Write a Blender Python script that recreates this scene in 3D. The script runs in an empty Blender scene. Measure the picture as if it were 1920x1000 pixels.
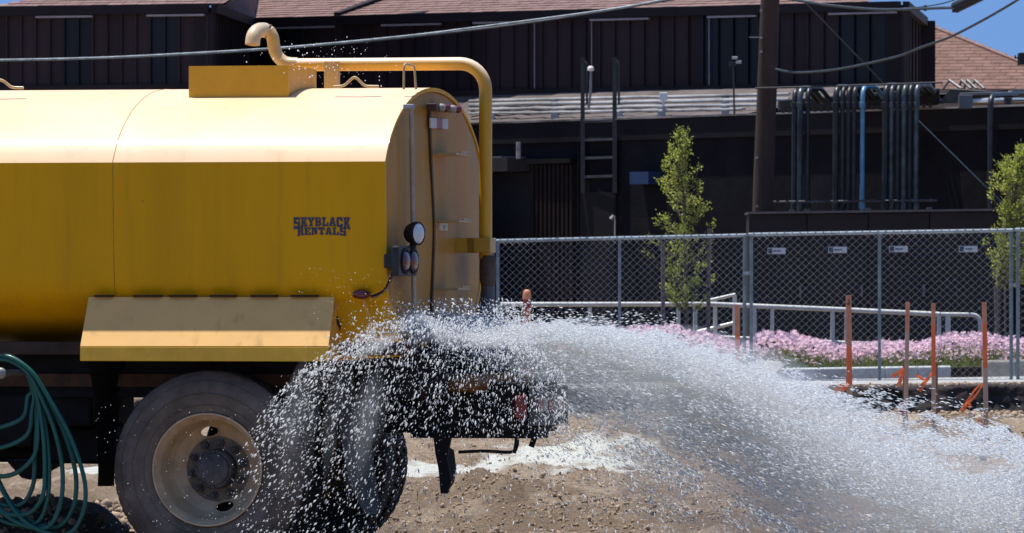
import bpy, math, random
import numpy as np
from mathutils import Vector
random.seed(7)
rng = np.random.default_rng(11)
sc = bpy.context.scene
col = sc.collection

# ------------------------------------------------------------------ camera, light, exposure
F = 14080.0          # focal length in photograph pixels (1920 wide)
HC = 1.46            # camera height
HY = 550.0           # horizon row
cam = bpy.data.cameras.new('camera')
cam.sensor_width = 36.0
cam.lens = F / 1920 * 36
cam.shift_y = (HY - 500) / 1920
cam.clip_start = 1.0
cam.clip_end = 6000
cam.dof.use_dof = True
cam.dof.focus_distance = 41.0
cam.dof.aperture_fstop = 25
cam_o = bpy.data.objects.new('camera', cam)
cam_o.location = (0, 0, HC)
cam_o.rotation_euler = (math.pi / 2, 0, 0)
col.objects.link(cam_o)
sc.camera = cam_o

SUN = Vector((-0.22, 0.15, 0.955)).normalized()
w = bpy.data.worlds.new('World')
sc.world = w
w.use_nodes = True
nt = w.node_tree
sky = nt.nodes.new('ShaderNodeTexSky')
sky.sky_type = 'NISHITA'
sky.sun_disc = False
sky.sun_elevation = math.asin(SUN.z)
sky.sun_rotation = math.atan2(SUN.x, SUN.y)
sky.air_density = 1.0
sky.dust_density = 0.0
sky.ozone_density = 0.8
bg = nt.nodes['Background']
bg.inputs['Strength'].default_value = 0.105
wtc = nt.nodes.new('ShaderNodeTexCoord'); wadd = nt.nodes.new('ShaderNodeVectorMath'); wadd.operation = 'ADD'
wadd.inputs[1].default_value = (0, 0, 0.45)      # clear dry air: the deep blue comes down close to the horizon
nt.links.new(wtc.outputs['Generated'], wadd.inputs[0]); nt.links.new(wadd.outputs[0], sky.inputs['Vector'])
tint = nt.nodes.new('ShaderNodeMix'); tint.data_type = 'RGBA'; tint.blend_type = 'MULTIPLY'; tint.inputs[0].default_value = 1.0
tint.inputs[7].default_value = (0.80, 0.98, 1.15, 1)
nt.links.new(sky.outputs[0], tint.inputs[6]); nt.links.new(tint.outputs[2], bg.inputs['Color'])
sun = bpy.data.lights.new('sun', 'SUN')
sun.energy = 4.7
sun.angle = math.radians(0.5)
sun.color = (1.0, 0.95, 0.88)
sun_o = bpy.data.objects.new('sun', sun)
sun_o.rotation_euler = SUN.to_track_quat('Z', 'Y').to_euler()
col.objects.link(sun_o)
sc.view_settings.view_transform = 'Standard'
sc.view_settings.look = 'None'
sc.view_settings.gamma = 1
sc.view_settings.exposure = 0.43
sc.view_settings.use_curve_mapping = False
sc.cycles.max_bounces = 8
sc.cycles.transparent_max_bounces = 8
sc.cycles.volume_bounces = 1

# ------------------------------------------------------------------ coordinates
def W(px, py, D):
    return Vector(((px - 960) / F * D, D, HC - (py - HY) / F * D))

TH = math.asin(0.224)
CT, ST = math.cos(TH), math.sin(TH)
TY0 = 39.6
TX0 = (722 - 960) / F * TY0

def TW(x, v, z):                      # truck frame -> world
    return Vector((TX0 + x * CT + v * ST, TY0 - x * ST + v * CT, z))

def TS(px, py, v=0.0):                # picture point on a lengthwise plane of the truck
    r = (px - 960) / F
    x = (r * (TY0 + v * CT) - TX0 - v * ST) / (CT + r * ST)
    Y = TY0 - x * ST + v * CT
    return (x, v, HC - (py - HY) * Y / F)

def TR(px, py, x=0.0):                # picture point on a crosswise plane of the truck
    r = (px - 960) / F
    v = (r * (TY0 - x * ST) - TX0 - x * CT) / (ST - r * CT)
    Y = TY0 - x * ST + v * CT
    return (x, v, HC - (py - HY) * Y / F)

# ------------------------------------------------------------------ numpy noise
def _hash(ix, iy, seed):
    n = (ix.astype(np.int64) * 374761393 + iy.astype(np.int64) * 668265263 + seed * 1442695041) & 0x7fffffff
    n = ((n ^ (n >> 13)) * 1274126177) & 0x7fffffff
    n = n ^ (n >> 16)
    return (n & 0xffff) / 65535.0

def vnoise(x, y, seed=0):
    ix = np.floor(x); iy = np.floor(y)
    fx = x - ix; fy = y - iy
    fx = fx * fx * (3 - 2 * fx); fy = fy * fy * (3 - 2 * fy)
    a = _hash(ix, iy, seed); b = _hash(ix + 1, iy, seed)
    c = _hash(ix, iy + 1, seed); d = _hash(ix + 1, iy + 1, seed)
    return (a * (1 - fx) + b * fx) * (1 - fy) + (c * (1 - fx) + d * fx) * fy

def fbm(x, y, o=4, seed=0):
    s = 0; a = 0.5; t = 0
    for i in range(o):
        s = s + a * vnoise(x * 2 ** i + 13.7 * i, y * 2 ** i + 5.1 * i, seed + i)
        t += a; a *= 0.55
    return s / t

def sstep(a, b, x):
    t = np.clip((x - a) / (b - a), 0, 1)
    return t * t * (3 - 2 * t)

# ------------------------------------------------------------------ materials
MATS = {}
def mat(name, color, rough=0.6, metal=0.0, var=0.15, vscale=3.0, bump=0.0, bscale=30.0, color2=None,
        coat=0.0, dust_glare=0.0, dust_glare_col=(0.72, 0.58, 0.42), smudges=(), island=0.0, objrand=0.0, spec=0.5,
        streak=False, transl=0.0, speck=0.0, drips=0.0):
    if name in MATS:
        return MATS[name]
    m = bpy.data.materials.new(name)
    m.use_nodes = True
    t = m.node_tree; N = t.nodes; L = t.links
    b = N['Principled BSDF']
    b.inputs['Roughness'].default_value = rough
    b.inputs['Metallic'].default_value = metal
    b.inputs['Coat Weight'].default_value = coat
    b.inputs['Coat Roughness'].default_value = 0.12
    b.inputs['Specular IOR Level'].default_value = spec
    tc = N.new('ShaderNodeTexCoord')
    mp = N.new('ShaderNodeMapping')
    L.new(tc.outputs['Object'], mp.inputs[0])
    if streak:
        mp.inputs['Scale'].default_value = (1, 1, 0.12)
    nz = N.new('ShaderNodeTexNoise')
    nz.inputs['Scale'].default_value = vscale
    nz.inputs['Detail'].default_value = 8
    nz.inputs['Roughness'].default_value = 0.65
    L.new(mp.outputs[0], nz.inputs['Vector'])
    mx = N.new('ShaderNodeMix'); mx.data_type = 'RGBA'
    c2 = color2 or tuple(max(0, c * (1 - 2.2 * var)) for c in color)
    c1 = tuple(min(1, c * (1 + var)) for c in color) if color2 is None else color
    mx.inputs[6].default_value = (*c1, 1); mx.inputs[7].default_value = (*c2, 1)
    cr = N.new('ShaderNodeMapRange')
    cr.inputs[1].default_value = 0.3; cr.inputs[2].default_value = 0.7
    L.new(nz.outputs[0], cr.inputs[0]); L.new(cr.outputs[0], mx.inputs[0])
    out = mx.outputs[2]
    def mixin(fac, colr, cur):
        q = N.new('ShaderNodeMix'); q.data_type = 'RGBA'
        L.new(fac, q.inputs[0]); L.new(cur, q.inputs[6]); q.inputs[7].default_value = (*colr, 1)
        return q.outputs[2]
    def math_(op, a, b_=None, clamp=False):
        q = N.new('ShaderNodeMath'); q.operation = op; q.use_clamp = clamp
        for i, s in enumerate((a, b_)):
            if s is None: continue
            if isinstance(s, (int, float)): q.inputs[i].default_value = s
            else: L.new(s, q.inputs[i])
        return q.outputs[0]
    if dust_glare:  # up-facing faces turn paler: dust, with sunlit glare put into the colour
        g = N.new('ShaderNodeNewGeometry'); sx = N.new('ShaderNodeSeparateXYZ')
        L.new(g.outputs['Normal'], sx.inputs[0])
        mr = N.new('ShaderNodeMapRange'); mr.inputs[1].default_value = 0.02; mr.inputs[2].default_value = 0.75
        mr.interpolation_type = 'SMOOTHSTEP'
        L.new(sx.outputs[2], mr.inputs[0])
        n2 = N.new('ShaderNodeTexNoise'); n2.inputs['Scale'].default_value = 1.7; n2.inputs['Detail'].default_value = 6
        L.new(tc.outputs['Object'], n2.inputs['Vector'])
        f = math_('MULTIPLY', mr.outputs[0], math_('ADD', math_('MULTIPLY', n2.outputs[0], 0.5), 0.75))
        f = math_('MULTIPLY', f, dust_glare, True)
        out = mixin(f, dust_glare_col, out)
    for (cx, cy, cz, rad, amt, sc_col) in smudges:
        vs = N.new('ShaderNodeVectorMath'); vs.operation = 'DISTANCE'
        L.new(tc.outputs['Object'], vs.inputs[0]); vs.inputs[1].default_value = (cx, cy, cz)
        n3 = N.new('ShaderNodeTexNoise'); n3.inputs['Scale'].default_value = 9; n3.inputs['Detail'].default_value = 6
        L.new(tc.outputs['Object'], n3.inputs['Vector'])
        dd = math_('ADD', math_('DIVIDE', vs.outputs['Value'], rad), math_('MULTIPLY', n3.outputs[0], 0.8))
        mr = N.new('ShaderNodeMapRange'); mr.inputs[1].default_value = 1.3; mr.inputs[2].default_value = 0.35
        mr.inputs[4].default_value = amt; mr.interpolation_type = 'SMOOTHSTEP'
        L.new(dd, mr.inputs[0])
        out = mixin(mr.outputs[0], sc_col, out)
    if drips:
        dm = N.new('ShaderNodeMapping'); dm.inputs['Scale'].default_value = (13, 13, .55)
        dn = N.new('ShaderNodeTexNoise'); dn.inputs['Scale'].default_value = 1.0; dn.inputs['Detail'].default_value = 5
        L.new(tc.outputs['Object'], dm.inputs[0]); L.new(dm.outputs[0], dn.inputs['Vector'])
        mr = N.new('ShaderNodeMapRange'); mr.inputs[1].default_value = .58; mr.inputs[2].default_value = .78; mr.inputs[4].default_value = drips
        L.new(dn.outputs[0], mr.inputs[0]); out = mixin(mr.outputs[0], (0.20, 0.105, 0.03), out)
    if speck:
        v3 = N.new('ShaderNodeTexNoise'); v3.inputs['Scale'].default_value = 26; v3.inputs['Detail'].default_value = 3
        L.new(tc.outputs['Object'], v3.inputs['Vector'])
        mr = N.new('ShaderNodeMapRange'); mr.inputs[1].default_value = 0.74; mr.inputs[2].default_value = 0.78
        mr.inputs[4].default_value = speck
        L.new(v3.outputs[0], mr.inputs[0])
        out = mixin(mr.outputs[0], (0.08, 0.04, 0.02), out)
    if island or objrand:
        if island:
            g = N.new('ShaderNodeNewGeometry'); rnd = g.outputs['Random Per Island']; amt = island
        else:
            g = N.new('ShaderNodeObjectInfo'); rnd = g.outputs['Random']; amt = objrand
        hs = N.new('ShaderNodeHueSaturation')
        mr = N.new('ShaderNodeMapRange'); mr.inputs[3].default_value = 1 - amt; mr.inputs[4].default_value = 1 + amt
        L.new(rnd, mr.inputs[0]); L.new(mr.outputs[0], hs.inputs['Value']); L.new(out, hs.inputs['Color'])
        out = hs.outputs[0]
    L.new(out, b.inputs['Base Color'])
    rr = N.new('ShaderNodeMapRange'); rr.inputs[3].default_value = max(0.03, rough - 0.08); rr.inputs[4].default_value = min(1, rough + 0.1)
    L.new(nz.outputs[0], rr.inputs[0]); L.new(rr.outputs[0], b.inputs['Roughness'])
    if bump:
        nb = N.new('ShaderNodeTexNoise'); nb.inputs['Scale'].default_value = bscale; nb.inputs['Detail'].default_value = 8
        L.new(mp.outputs[0], nb.inputs['Vector'])
        bp = N.new('ShaderNodeBump'); bp.inputs['Strength'].default_value = bump; bp.inputs['Distance'].default_value = 0.02
        L.new(nb.outputs[0], bp.inputs['Height']); L.new(bp.outputs[0], b.inputs['Normal'])
    if transl:
        ms = N.new('ShaderNodeMixShader'); tr = N.new('ShaderNodeBsdfTranslucent')
        ms.inputs[0].default_value = transl
        L.new(out, tr.inputs['Color'])
        L.new(b.outputs[0], ms.inputs[1]); L.new(tr.outputs[0], ms.inputs[2])
        L.new(ms.outputs[0], N['Material Output'].inputs['Surface'])
    MATS[name] = m
    return m

YEL = (0.80, 0.40, 0.0)
M = dict(
    paint=mat('yellow_paint', YEL, 0.5, var=0.07, vscale=2.2, streak=True, coat=0.05, spec=.22, dust_glare=0.9, dust_glare_col=(0.76, 0.56, 0.38), bump=0.06, bscale=3, speck=0.3, drips=.16),
    pipe=mat('yellow_pipe_paint', (0.72, 0.36, 0.012), 0.4, var=0.06, vscale=4, coat=0.3, dust_glare=0.9, dust_glare_col=(0.85, 0.7, 0.5), speck=0.25),
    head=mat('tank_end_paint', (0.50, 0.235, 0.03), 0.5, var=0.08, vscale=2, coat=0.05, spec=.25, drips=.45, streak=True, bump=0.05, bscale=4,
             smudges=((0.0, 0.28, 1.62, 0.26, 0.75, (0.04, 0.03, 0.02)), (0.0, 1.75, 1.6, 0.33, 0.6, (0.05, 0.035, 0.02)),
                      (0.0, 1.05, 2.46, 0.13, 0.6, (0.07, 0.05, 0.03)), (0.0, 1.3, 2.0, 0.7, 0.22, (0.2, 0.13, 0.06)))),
    fender=mat('fender_paint', (0.84, 0.43, 0.08), 0.5, var=0.1, vscale=5, coat=0.05, spec=.3, dust_glare=0.7, dust_glare_col=(0.90, 0.56, 0.22), speck=0.3, drips=.4),
    cream=mat('cream_pvc', (0.72, 0.55, 0.30), 0.35, var=0.18, vscale=9, coat=0.3, dust_glare=0.4, speck=0.5),
    black=mat('black_rubber_mat', (0.012, 0.012, 0.014), 0.6, spec=.3, var=0.3, vscale=6, bump=0.2),
    blackmetal=mat('black_chassis_steel', (0.006, 0.006, 0.008), 0.6, spec=.25, var=0.35, vscale=8, bump=0.2),
    brownrail=mat('rusty_chassis_edge', (0.09, 0.035, 0.012), 0.7, var=0.3, vscale=8),
    tyre=mat('dusty_tyre_rubber', (0.20, 0.165, 0.135), 0.9, var=0.25, vscale=5, bump=0.4, bscale=35, color2=(0.075, 0.062, 0.052), spec=.25),
    tread=mat('tread_rubber', (0.035, 0.03, 0.027), 0.9, var=0.25, vscale=18, bump=0.5, bscale=40),
    rim=mat('dusty_cream_rim', (0.64, 0.47, 0.28), 0.5, var=0.15, vscale=8, color2=(0.38, 0.27, 0.17), coat=0.1),
    hub=mat('greasy_hub', (0.075, 0.07, 0.075), 0.5, var=0.3, vscale=16, bump=0.4),
    flange=mat('dusty_hub_flange', (0.22, 0.18, 0.14), 0.7, var=0.25, vscale=16, bump=0.2),
    steel=mat('galvanised_steel', (0.42, 0.43, 0.44), 0.45, 0.6, var=0.15, vscale=12),
    greypipe=mat('grey_pipe', (0.11, 0.11, 0.12), 0.5, 0.3, var=0.2, vscale=9),
    redlens=mat('red_lens', (0.13, 0.008, 0.014), 0.25, var=0.15, coat=0.6),
    redbright=mat('red_reflector', (0.22, 0.015, 0.022), 0.3, var=0.1, coat=0.4),
    whitelens=mat('frosted_lens', (0.62, 0.66, 0.68), 0.2, var=0.06, coat=0.8),
    white=mat('white_sticker', (0.68, 0.68, 0.66), 0.4, var=0.05),
    pink=mat('faded_red_tape', (0.42, 0.12, 0.13), 0.4, var=0.06),
    ink=mat('navy_lettering', (0.03, 0.045, 0.12), 0.45, var=0.08),
    hose=mat('green_rubber_hose', (0.0, 0.10, 0.078), 0.4, var=0.15, vscale=14, coat=0.2),
)

# ------------------------------------------------------------------ mesh builder
class MB:
    def __init__(s): s.v = []; s.f = []
    def add(s, vs, fs):
        o = len(s.v)
        s.v += [tuple(p) for p in vs]
        s.f += [tuple(i + o for i in f) for f in fs]
        return s
    def hexa(s, p):   # 8 points: bottom ring 0-3 ccw, top ring 4-7
        return s.add(p, [(3, 2, 1, 0), (4, 5, 6, 7), (0, 1, 5, 4), (1, 2, 6, 5), (2, 3, 7, 6), (3, 0, 4, 7)])
    def box(s, x0, x1, y0, y1, z0, z1):
        return s.hexa([(x0, y0, z0), (x1, y0, z0), (x1, y1, z0), (x0, y1, z0), (x0, y0, z1), (x1, y0, z1), (x1, y1, z1), (x0, y1, z1)])
    def obox(s, o, d, a0, a1, n0, n1, z0, z1):      # box along wall direction d from o; n = out of the wall (towards the viewer)
        d = Vector((d[0], d[1], 0)).normalized(); n = Vector((d.y, -d.x, 0))
        P = lambda a, b, z: Vector((o[0], o[1], 0)) + d * a + n * b + Vector((0, 0, z))
        return s.hexa([P(a0, n1, z0), P(a1, n1, z0), P(a1, n0, z0), P(a0, n0, z0), P(a0, n1, z1), P(a1, n1, z1), P(a1, n0, z1), P(a0, n0, z1)])
    def prism(s, poly, off):          # poly: list of 3d points, off vector
        n = len(poly); off = Vector(off)
        vs = [Vector(p) for p in poly] + [Vector(p) + off for p in poly]
        fs = [tuple(range(n)), tuple(range(2 * n - 1, n - 1, -1))]
        fs += [(i, i + n, (i + 1) % n + n, (i + 1) % n) for i in range(n)]
        return s.add(vs, fs)
    def tube(s, pts, r, n=10, caps=True, closed=False):
        pts = [Vector(p) for p in pts]; k = len(pts)
        rs = r if isinstance(r, (list, tuple)) else [r] * k
        up = None; vs = []
        for i, p in enumerate(pts):
            if closed: t = (pts[(i + 1) % k] - pts[i - 1])
            else: t = pts[min(i + 1, k - 1)] - pts[max(i - 1, 0)]
            t.normalize()
            if up is None:
                a = Vector((0, 0, 1)) if abs(t.z) < 0.9 else Vector((1, 0, 0))
                up = (a - t * a.dot(t)).normalized()
            else:
                up = (up - t * up.dot(t)).normalized()
            sd = t.cross(up)
            for j in range(n):
                a = 2 * math.pi * j / n
                vs.append(p + (up * math.cos(a) + sd * math.sin(a)) * rs[i])
        fs = []
        for i in range(k if closed else k - 1):
            i2 = (i + 1) % k
            for j in range(n):
                fs.append((i * n + j, i2 * n + j, i2 * n + (j + 1) % n, i * n + (j + 1) % n))
        if caps and not closed:
            fs.append(tuple(range(n))); fs.append(tuple((k - 1) * n + j for j in range(n - 1, -1, -1)))
        return s.add(vs, fs)
    def lathe(s, prof, c, axis='y', n=48, close=False):   # prof: (radius, along)
        vs = []; fs = []
        for (r, a) in prof:
            for j in range(n):
                t = 2 * math.pi * j / n
                if axis == 'y': vs.append((c[0] + r * math.cos(t), c[1] + a, c[2] + r * math.sin(t)))
                elif axis == 'x': vs.append((c[0] + a, c[1] + r * math.cos(t), c[2] + r * math.sin(t)))
                else: vs.append((c[0] + r * math.cos(t), c[1] + r * math.sin(t), c[2] + a))
        for i in range(len(prof) - 1):
            for j in range(n):
                fs.append((i * n + j, i * n + (j + 1) % n, (i + 1) * n + (j + 1) % n, (i + 1) * n + j))
        if close:
            fs.append(tuple(range(n - 1, -1, -1))); fs.append(tuple((len(prof) - 1) * n + j for j in range(n)))
        return s.add(vs, fs)
    def quad(s, a, b, c, d): return s.add([a, b, c, d], [(0, 1, 2, 3)])
    def build(s, name, m, parent=None, smooth=None, bevel=0, label=None, fix=True, kind=None):
        me = bpy.data.meshes.new(name)
        me.from_pydata(s.v, [], s.f)
        if fix:
            import bmesh
            bm = bmesh.new(); bm.from_mesh(me)
            bmesh.ops.recalc_face_normals(bm, faces=bm.faces)
            bm.to_mesh(me); bm.free()
        if smooth is not None:
            me.shade_smooth()
            if smooth < 180: me.set_sharp_from_angle(angle=math.radians(smooth))
        me.materials.append(m)
        o = bpy.data.objects.new(name, me)
        col.objects.link(o)
        if parent: o.parent = parent
        if bevel:
            bv = o.modifiers.new('bevel', 'BEVEL'); bv.width = bevel; bv.segments = 2; bv.limit_method = 'ANGLE'
        if label: o['label'] = label
        if kind: o['kind'] = kind
        return o

def empty(name, label, cat, loc=(0, 0, 0), rz=0, group=None):
    o = bpy.data.objects.new(name, None); col.objects.link(o)
    o.location = loc; o.rotation_euler = (0, 0, rz)
    o.empty_display_size = 0.2
    o['label'] = label; o['category'] = cat
    if group: o['group'] = group
    return o

def tag(o, label, cat, group=None):
    o['label'] = label; o['category'] = cat
    if group: o['group'] = group
    return o

def crom(pts, n=8, closed=False):
    pts = [Vector(p) for p in pts]; k = len(pts); out = []
    for i in range(k if closed else k - 1):
        if closed: p0, p1, p2, p3 = pts[i - 1], pts[i], pts[(i + 1) % k], pts[(i + 2) % k]
        else: p0, p1, p2, p3 = pts[max(i - 1, 0)], pts[i], pts[i + 1], pts[min(i + 2, k - 1)]
        for j in range(n):
            t = j / n
            out.append(0.5 * ((2 * p1) + (p2 - p0) * t + (2 * p0 - 5 * p1 + 4 * p2 - p3) * t * t + (3 * p1 - p0 - 3 * p2 + p3) * t ** 3))
    if not closed: out.append(pts[-1])
    return out

def fillet(pts, r, n=6):
    pts = [Vector(p) for p in pts]; out = [pts[0]]
    for i in range(1, len(pts) - 1):
        a, b, c = pts[i - 1], pts[i], pts[i + 1]
        d1 = (a - b).normalized(); d2 = (c - b).normalized()
        q1 = b + d1 * min(r, (a - b).length * .45); q2 = b + d2 * min(r, (c - b).length * .45)
        for j in range(n + 1):
            t = j / n
            out.append(q1 * (1 - t) ** 2 + b * 2 * t * (1 - t) + q2 * t * t)
    out.append(pts[-1])
    return out

def interp(x, xs, ys): return float(np.interp(x, xs, ys))

# ================================================================== THE SETTING
PLAT_Y = 87.6
def plat_z(X): return 0.30 + 0.0155 * (np.clip(X, -30, 30) + 0.2)

def ground_h(X, Y):
    # field
    px = 960 + X / Y * F
    z = np.zeros_like(X) + 0.03 * sstep(41, 44, Y)
    # gentle swell behind the truck then flat field
    z += 0.06 * sstep(43, 47, Y) - 0.03 * sstep(72, 86, Y)
    rough = sstep(41.5, 43.5, Y) * (1 - 0.75 * sstep(70, 84, Y))
    n = fbm(X * 0.9, Y * 0.35, 5, 3) - 0.5
    z += rough * n * 0.16
    n2 = fbm(X * 5.0, Y * 2.6, 4, 21) - 0.5
    z += (0.35 + rough) * n2 * 0.085
    z += (0.3 + rough) * (fbm(X * 12.0, Y * 6, 3, 23) - 0.5) * 0.075 * sstep(.40, .58, fbm(X * 1.3, Y * .5, 3, 27))
    # ruts along x
    z += rough * 0.028 * np.sin(Y * 2.6 + 1.2 * fbm(X * 0.5, Y * 0.2, 2, 9) * 6)
    # windrow left, under the truck
    xw = sstep(-1.95, -2.35, X)
    z += xw * (0.29 + 0.12 * (fbm(X * 4, Y * 3, 4, 5) - .5)) * sstep(40.2, 41.3, Y) * (1 - sstep(41.8, 42.5, Y))
    # rough spoil heap right of the wheels
    def heap(cx, cy, rx, ry, h, seed):
        d = np.sqrt(((X - cx) / rx) ** 2 + ((Y - cy) / ry) ** 2)
        return (1 - sstep(0.1, 1.0, d)) * h * (0.35 + 1.1 * fbm(X * 5, Y * 2.4, 5, seed) + .35 * (fbm(X * 16, Y * 8, 3, seed + 1) - .5))
    z += heap(-0.15, 47.5, 0.75, 3.0, 0.19, 31)
    z += heap(0.9, 46.5, 1.5, 2.0, 0.06, 37)
    z += heap(1.15, 66.0, 1.1, 5.5, 0.20, 41)
    z += heap(4.35, 72.5, 1.0, 4.0, 0.19, 43)
    z += heap(4.7, 62.0, 0.9, 2.5, 0.13, 47)
    z += heap(3.15, 44.5, 0.35, 1.2, 0.17, 53)
    # bank up to the kerb level, with a ragged lip
    edge = PLAT_Y + 0.35 * (fbm(X * 2.2, X * 0 + 3.0, 4, 61) - 0.5)
    t = sstep(0.06, 0.11, Y - edge)
    pz = plat_z(X) + 0.015 * (fbm(X * 3, Y * 3, 3, 63) - 0.5)
    z = z * (1 - t) + pz * t
    # calm plain far to the sides and near the viewer
    calm = sstep(9, 25, np.abs(X)) * (Y < PLAT_Y - 1)
    z = z * (1 - calm)
    z = np.where(Y < 41, z + 0.02 * (fbm(X * 2, Y * 2, 4, 71) - .5), z)
    return z

def axis_pts(dense0, dense1, step, far0, far1):
    a = list(np.arange(dense0, dense1 + 1e-6, step))
    lo = []; s = step; x = dense0
    while x > far0: s *= 1.35; x -= s; lo.append(x)
    hi = []; s = step; x = a[-1]
    while x < far1: s *= 1.35; x += s; hi.append(x)
    return np.array(lo[::-1] + a + hi)
xs = axis_pts(-4.0, 6.6, 0.042, -1500, 1500)
ya = axis_pts(40.8, 60.0, 0.055, -600, 60.0)
ya = ya[ya <= 60.0]
yb = np.arange(60.08, 87.2, 0.09)
yc = np.arange(87.2, 88.1, 0.025)
yd = axis_pts(88.15, 96, 0.25, 88.1, 3500); yd = yd[yd > 88.12]
ys = np.concatenate([ya, yb, yc, yd])
GX, GY = np.meshgrid(xs, ys)
GZ = ground_h(GX, GY)
nx, ny = len(xs), len(ys)
me = bpy.data.meshes.new('ground')
co = np.stack([GX, GY, GZ], -1).reshape(-1, 3)
idx = np.arange(nx * ny).reshape(ny, nx)
q = np.stack([idx[:-1, :-1], idx[:-1, 1:], idx[1:, 1:], idx[1:, :-1]], -1).reshape(-1, 4)
me.vertices.add(len(co)); me.vertices.foreach_set('co', co.ravel())
me.loops.add(q.size); me.loops.foreach_set('vertex_index', q.ravel())
me.polygons.add(len(q)); me.polygons.foreach_set('loop_start', np.arange(0, q.size, 4)); 
me.update(calc_edges=True)
me.shade_smooth()
# spilled white lime powder: a stain with a shape of its own
rowx = lambda px, D: (px - 960) / F * D
def blob(cx, cy, rx, ry):
    return np.sqrt(((GX - cx) / rx) ** 2 + ((GY - cy) / ry) ** 2)
nse = fbm(GX * 2.2, GY * 0.7, 5, 91)
d = np.minimum.reduce([blob(0.42, 60.5, 0.62, 5.0), blob(-0.35, 57.0, 0.62, 1.6), blob(0.9, 57.5, 0.9, 1.3), blob(1.0, 73.5, 0.75, 2.0), blob(-0.35, 48.8, .22, .8),
                       blob(-3.1, 57, .5, .5)])
lime = 1 - sstep(0.85, 1.12, d + (nse - 0.5) * 1.5)
lime *= sstep(0.25, 0.42, fbm(GX * 9, GY * 4, 3, 95) + 0.12)
lime *= sstep(.30, .48, fbm(GX * 3.5, GY * 1.2, 4, 97) + .18 * (1 - np.clip(d, 0, 1)))
at = me.attributes.new('lime', 'FLOAT', 'POINT'); at.data.foreach_set('value', lime.ravel())
# shade painted dark into the cut bank and the wetted soil round the truck
soil_shade = sstep(86.9, 87.3, GY) * (1 - sstep(-.03, .0, GZ - plat_z(GX) + .0)) * (GY < 88.3)
soil_shade = np.maximum(soil_shade, .75 * (1 - sstep(41.8, 43.2, GY + .8 * (fbm(GX * 2, GY, 3, 99) - .5))) * (GY > 40.2))
moist = (1 - sstep(49, 56, GY + 5 * (fbm(GX * 1.1, GY * .3, 3, 98) - .5))) * sstep(.40, .58, fbm(GX * 3.5, GY * 1.8, 6, 96) + .03)
moist = np.maximum(moist * .62, .7 * sstep(3.2, 3.8, GX) * (GY < 80) * (GY > 58) * sstep(.4, .6, fbm(GX * 2, GY * .5, 3, 94)))
moist = moist * (1 - lime) * sstep(41.0, 42.0, GY)
mo = me.attributes.new('moist', 'FLOAT', 'POINT'); mo.data.foreach_set('value', moist.astype(np.float32).ravel())
shade_attr = me.attributes.new('soil_shade', 'FLOAT', 'POINT'); shade_attr.data.foreach_set('value', soil_shade.astype(np.float32).ravel())

m = bpy.data.materials.new('dry_dirt'); m.use_nodes = True
t = m.node_tree; N = t.nodes; L = t.links; b = N['Principled BSDF']
b.inputs['Roughness'].default_value = 0.95; b.inputs['Specular IOR Level'].default_value = 0.15
tc = N.new('ShaderNodeTexCoord'); mp = N.new('ShaderNodeMapping'); mp.inputs['Scale'].default_value = (1, 0.45, 1)
L.new(tc.outputs['Object'], mp.inputs[0])
n1 = N.new('ShaderNodeTexNoise'); n1.inputs['Scale'].default_value = 1.6; n1.inputs['Detail'].default_value = 10; n1.inputs['Roughness'].default_value = .7
n2 = N.new('ShaderNodeTexNoise'); n2.inputs['Scale'].default_value = 22; n2.inputs['Detail'].default_value = 6; n2.inputs['Roughness'].default_value = .7
L.new(mp.outputs[0], n1.inputs['Vector']); L.new(mp.outputs[0], n2.inputs['Vector'])
r1 = N.new('ShaderNodeValToRGB')
r1.color_ramp.elements[0].position = .32; r1.color_ramp.elements[0].color = (.27, .19, .125, 1)
r1.color_ramp.elements[1].position = .68; r1.color_ramp.elements[1].color = (.56, .45, .32, 1)
e = r1.color_ramp.elements.new(.5); e.color = (.45, .34, .235, 1)
L.new(n1.outputs[0], r1.inputs[0])
mx = N.new('ShaderNodeMix'); mx.data_type = 'RGBA'; mx.blend_type = 'MULTIPLY'; mx.inputs[0].default_value = .8
r2 = N.new('ShaderNodeMapRange'); r2.inputs[1].default_value = .3; r2.inputs[2].default_value = .65; r2.inputs[3].default_value = .5; r2.inputs[4].default_value = 1.1
L.new(n2.outputs[0], r2.inputs[0]); L.new(r1.outputs[0], mx.inputs[6]); L.new(r2.outputs[0], mx.inputs[7])
at = N.new('ShaderNodeAttribute'); at.attribute_name = 'lime'
m2 = N.new('ShaderNodeMix'); m2.data_type = 'RGBA'; L.new(at.outputs['Fac'], m2.inputs[0]); L.new(mx.outputs[2], m2.inputs[6])
m2.inputs[7].default_value = (.80, .80, .71, 1)
ad = N.new('ShaderNodeAttribute'); ad.attribute_name = 'soil_shade'
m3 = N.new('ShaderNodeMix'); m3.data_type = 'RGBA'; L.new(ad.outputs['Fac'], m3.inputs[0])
am = N.new('ShaderNodeAttribute'); am.attribute_name = 'moist'
m4 = N.new('ShaderNodeMix'); m4.data_type = 'RGBA'; L.new(am.outputs['Fac'], m4.inputs[0]); L.new(m2.outputs[2], m4.inputs[6]); m4.inputs[7].default_value = (.21, .145, .09, 1)
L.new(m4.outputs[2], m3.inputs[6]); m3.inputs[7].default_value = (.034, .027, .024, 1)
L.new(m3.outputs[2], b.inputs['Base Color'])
n3 = N.new('ShaderNodeTexNoise'); n3.inputs['Scale'].default_value = 14; n3.inputs['Detail'].default_value = 10; n3.inputs['Roughness'].default_value = .75
L.new(tc.outputs['Object'], n3.inputs['Vector'])
bp = N.new('ShaderNodeBump'); bp.inputs['Strength'].default_value = 1.0; bp.inputs['Distance'].default_value = .08
L.new(n3.outputs[0], bp.inputs['Height']); L.new(bp.outputs[0], b.inputs['Normal'])
me.materials.append(m); MATS['dirt'] = m
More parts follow.
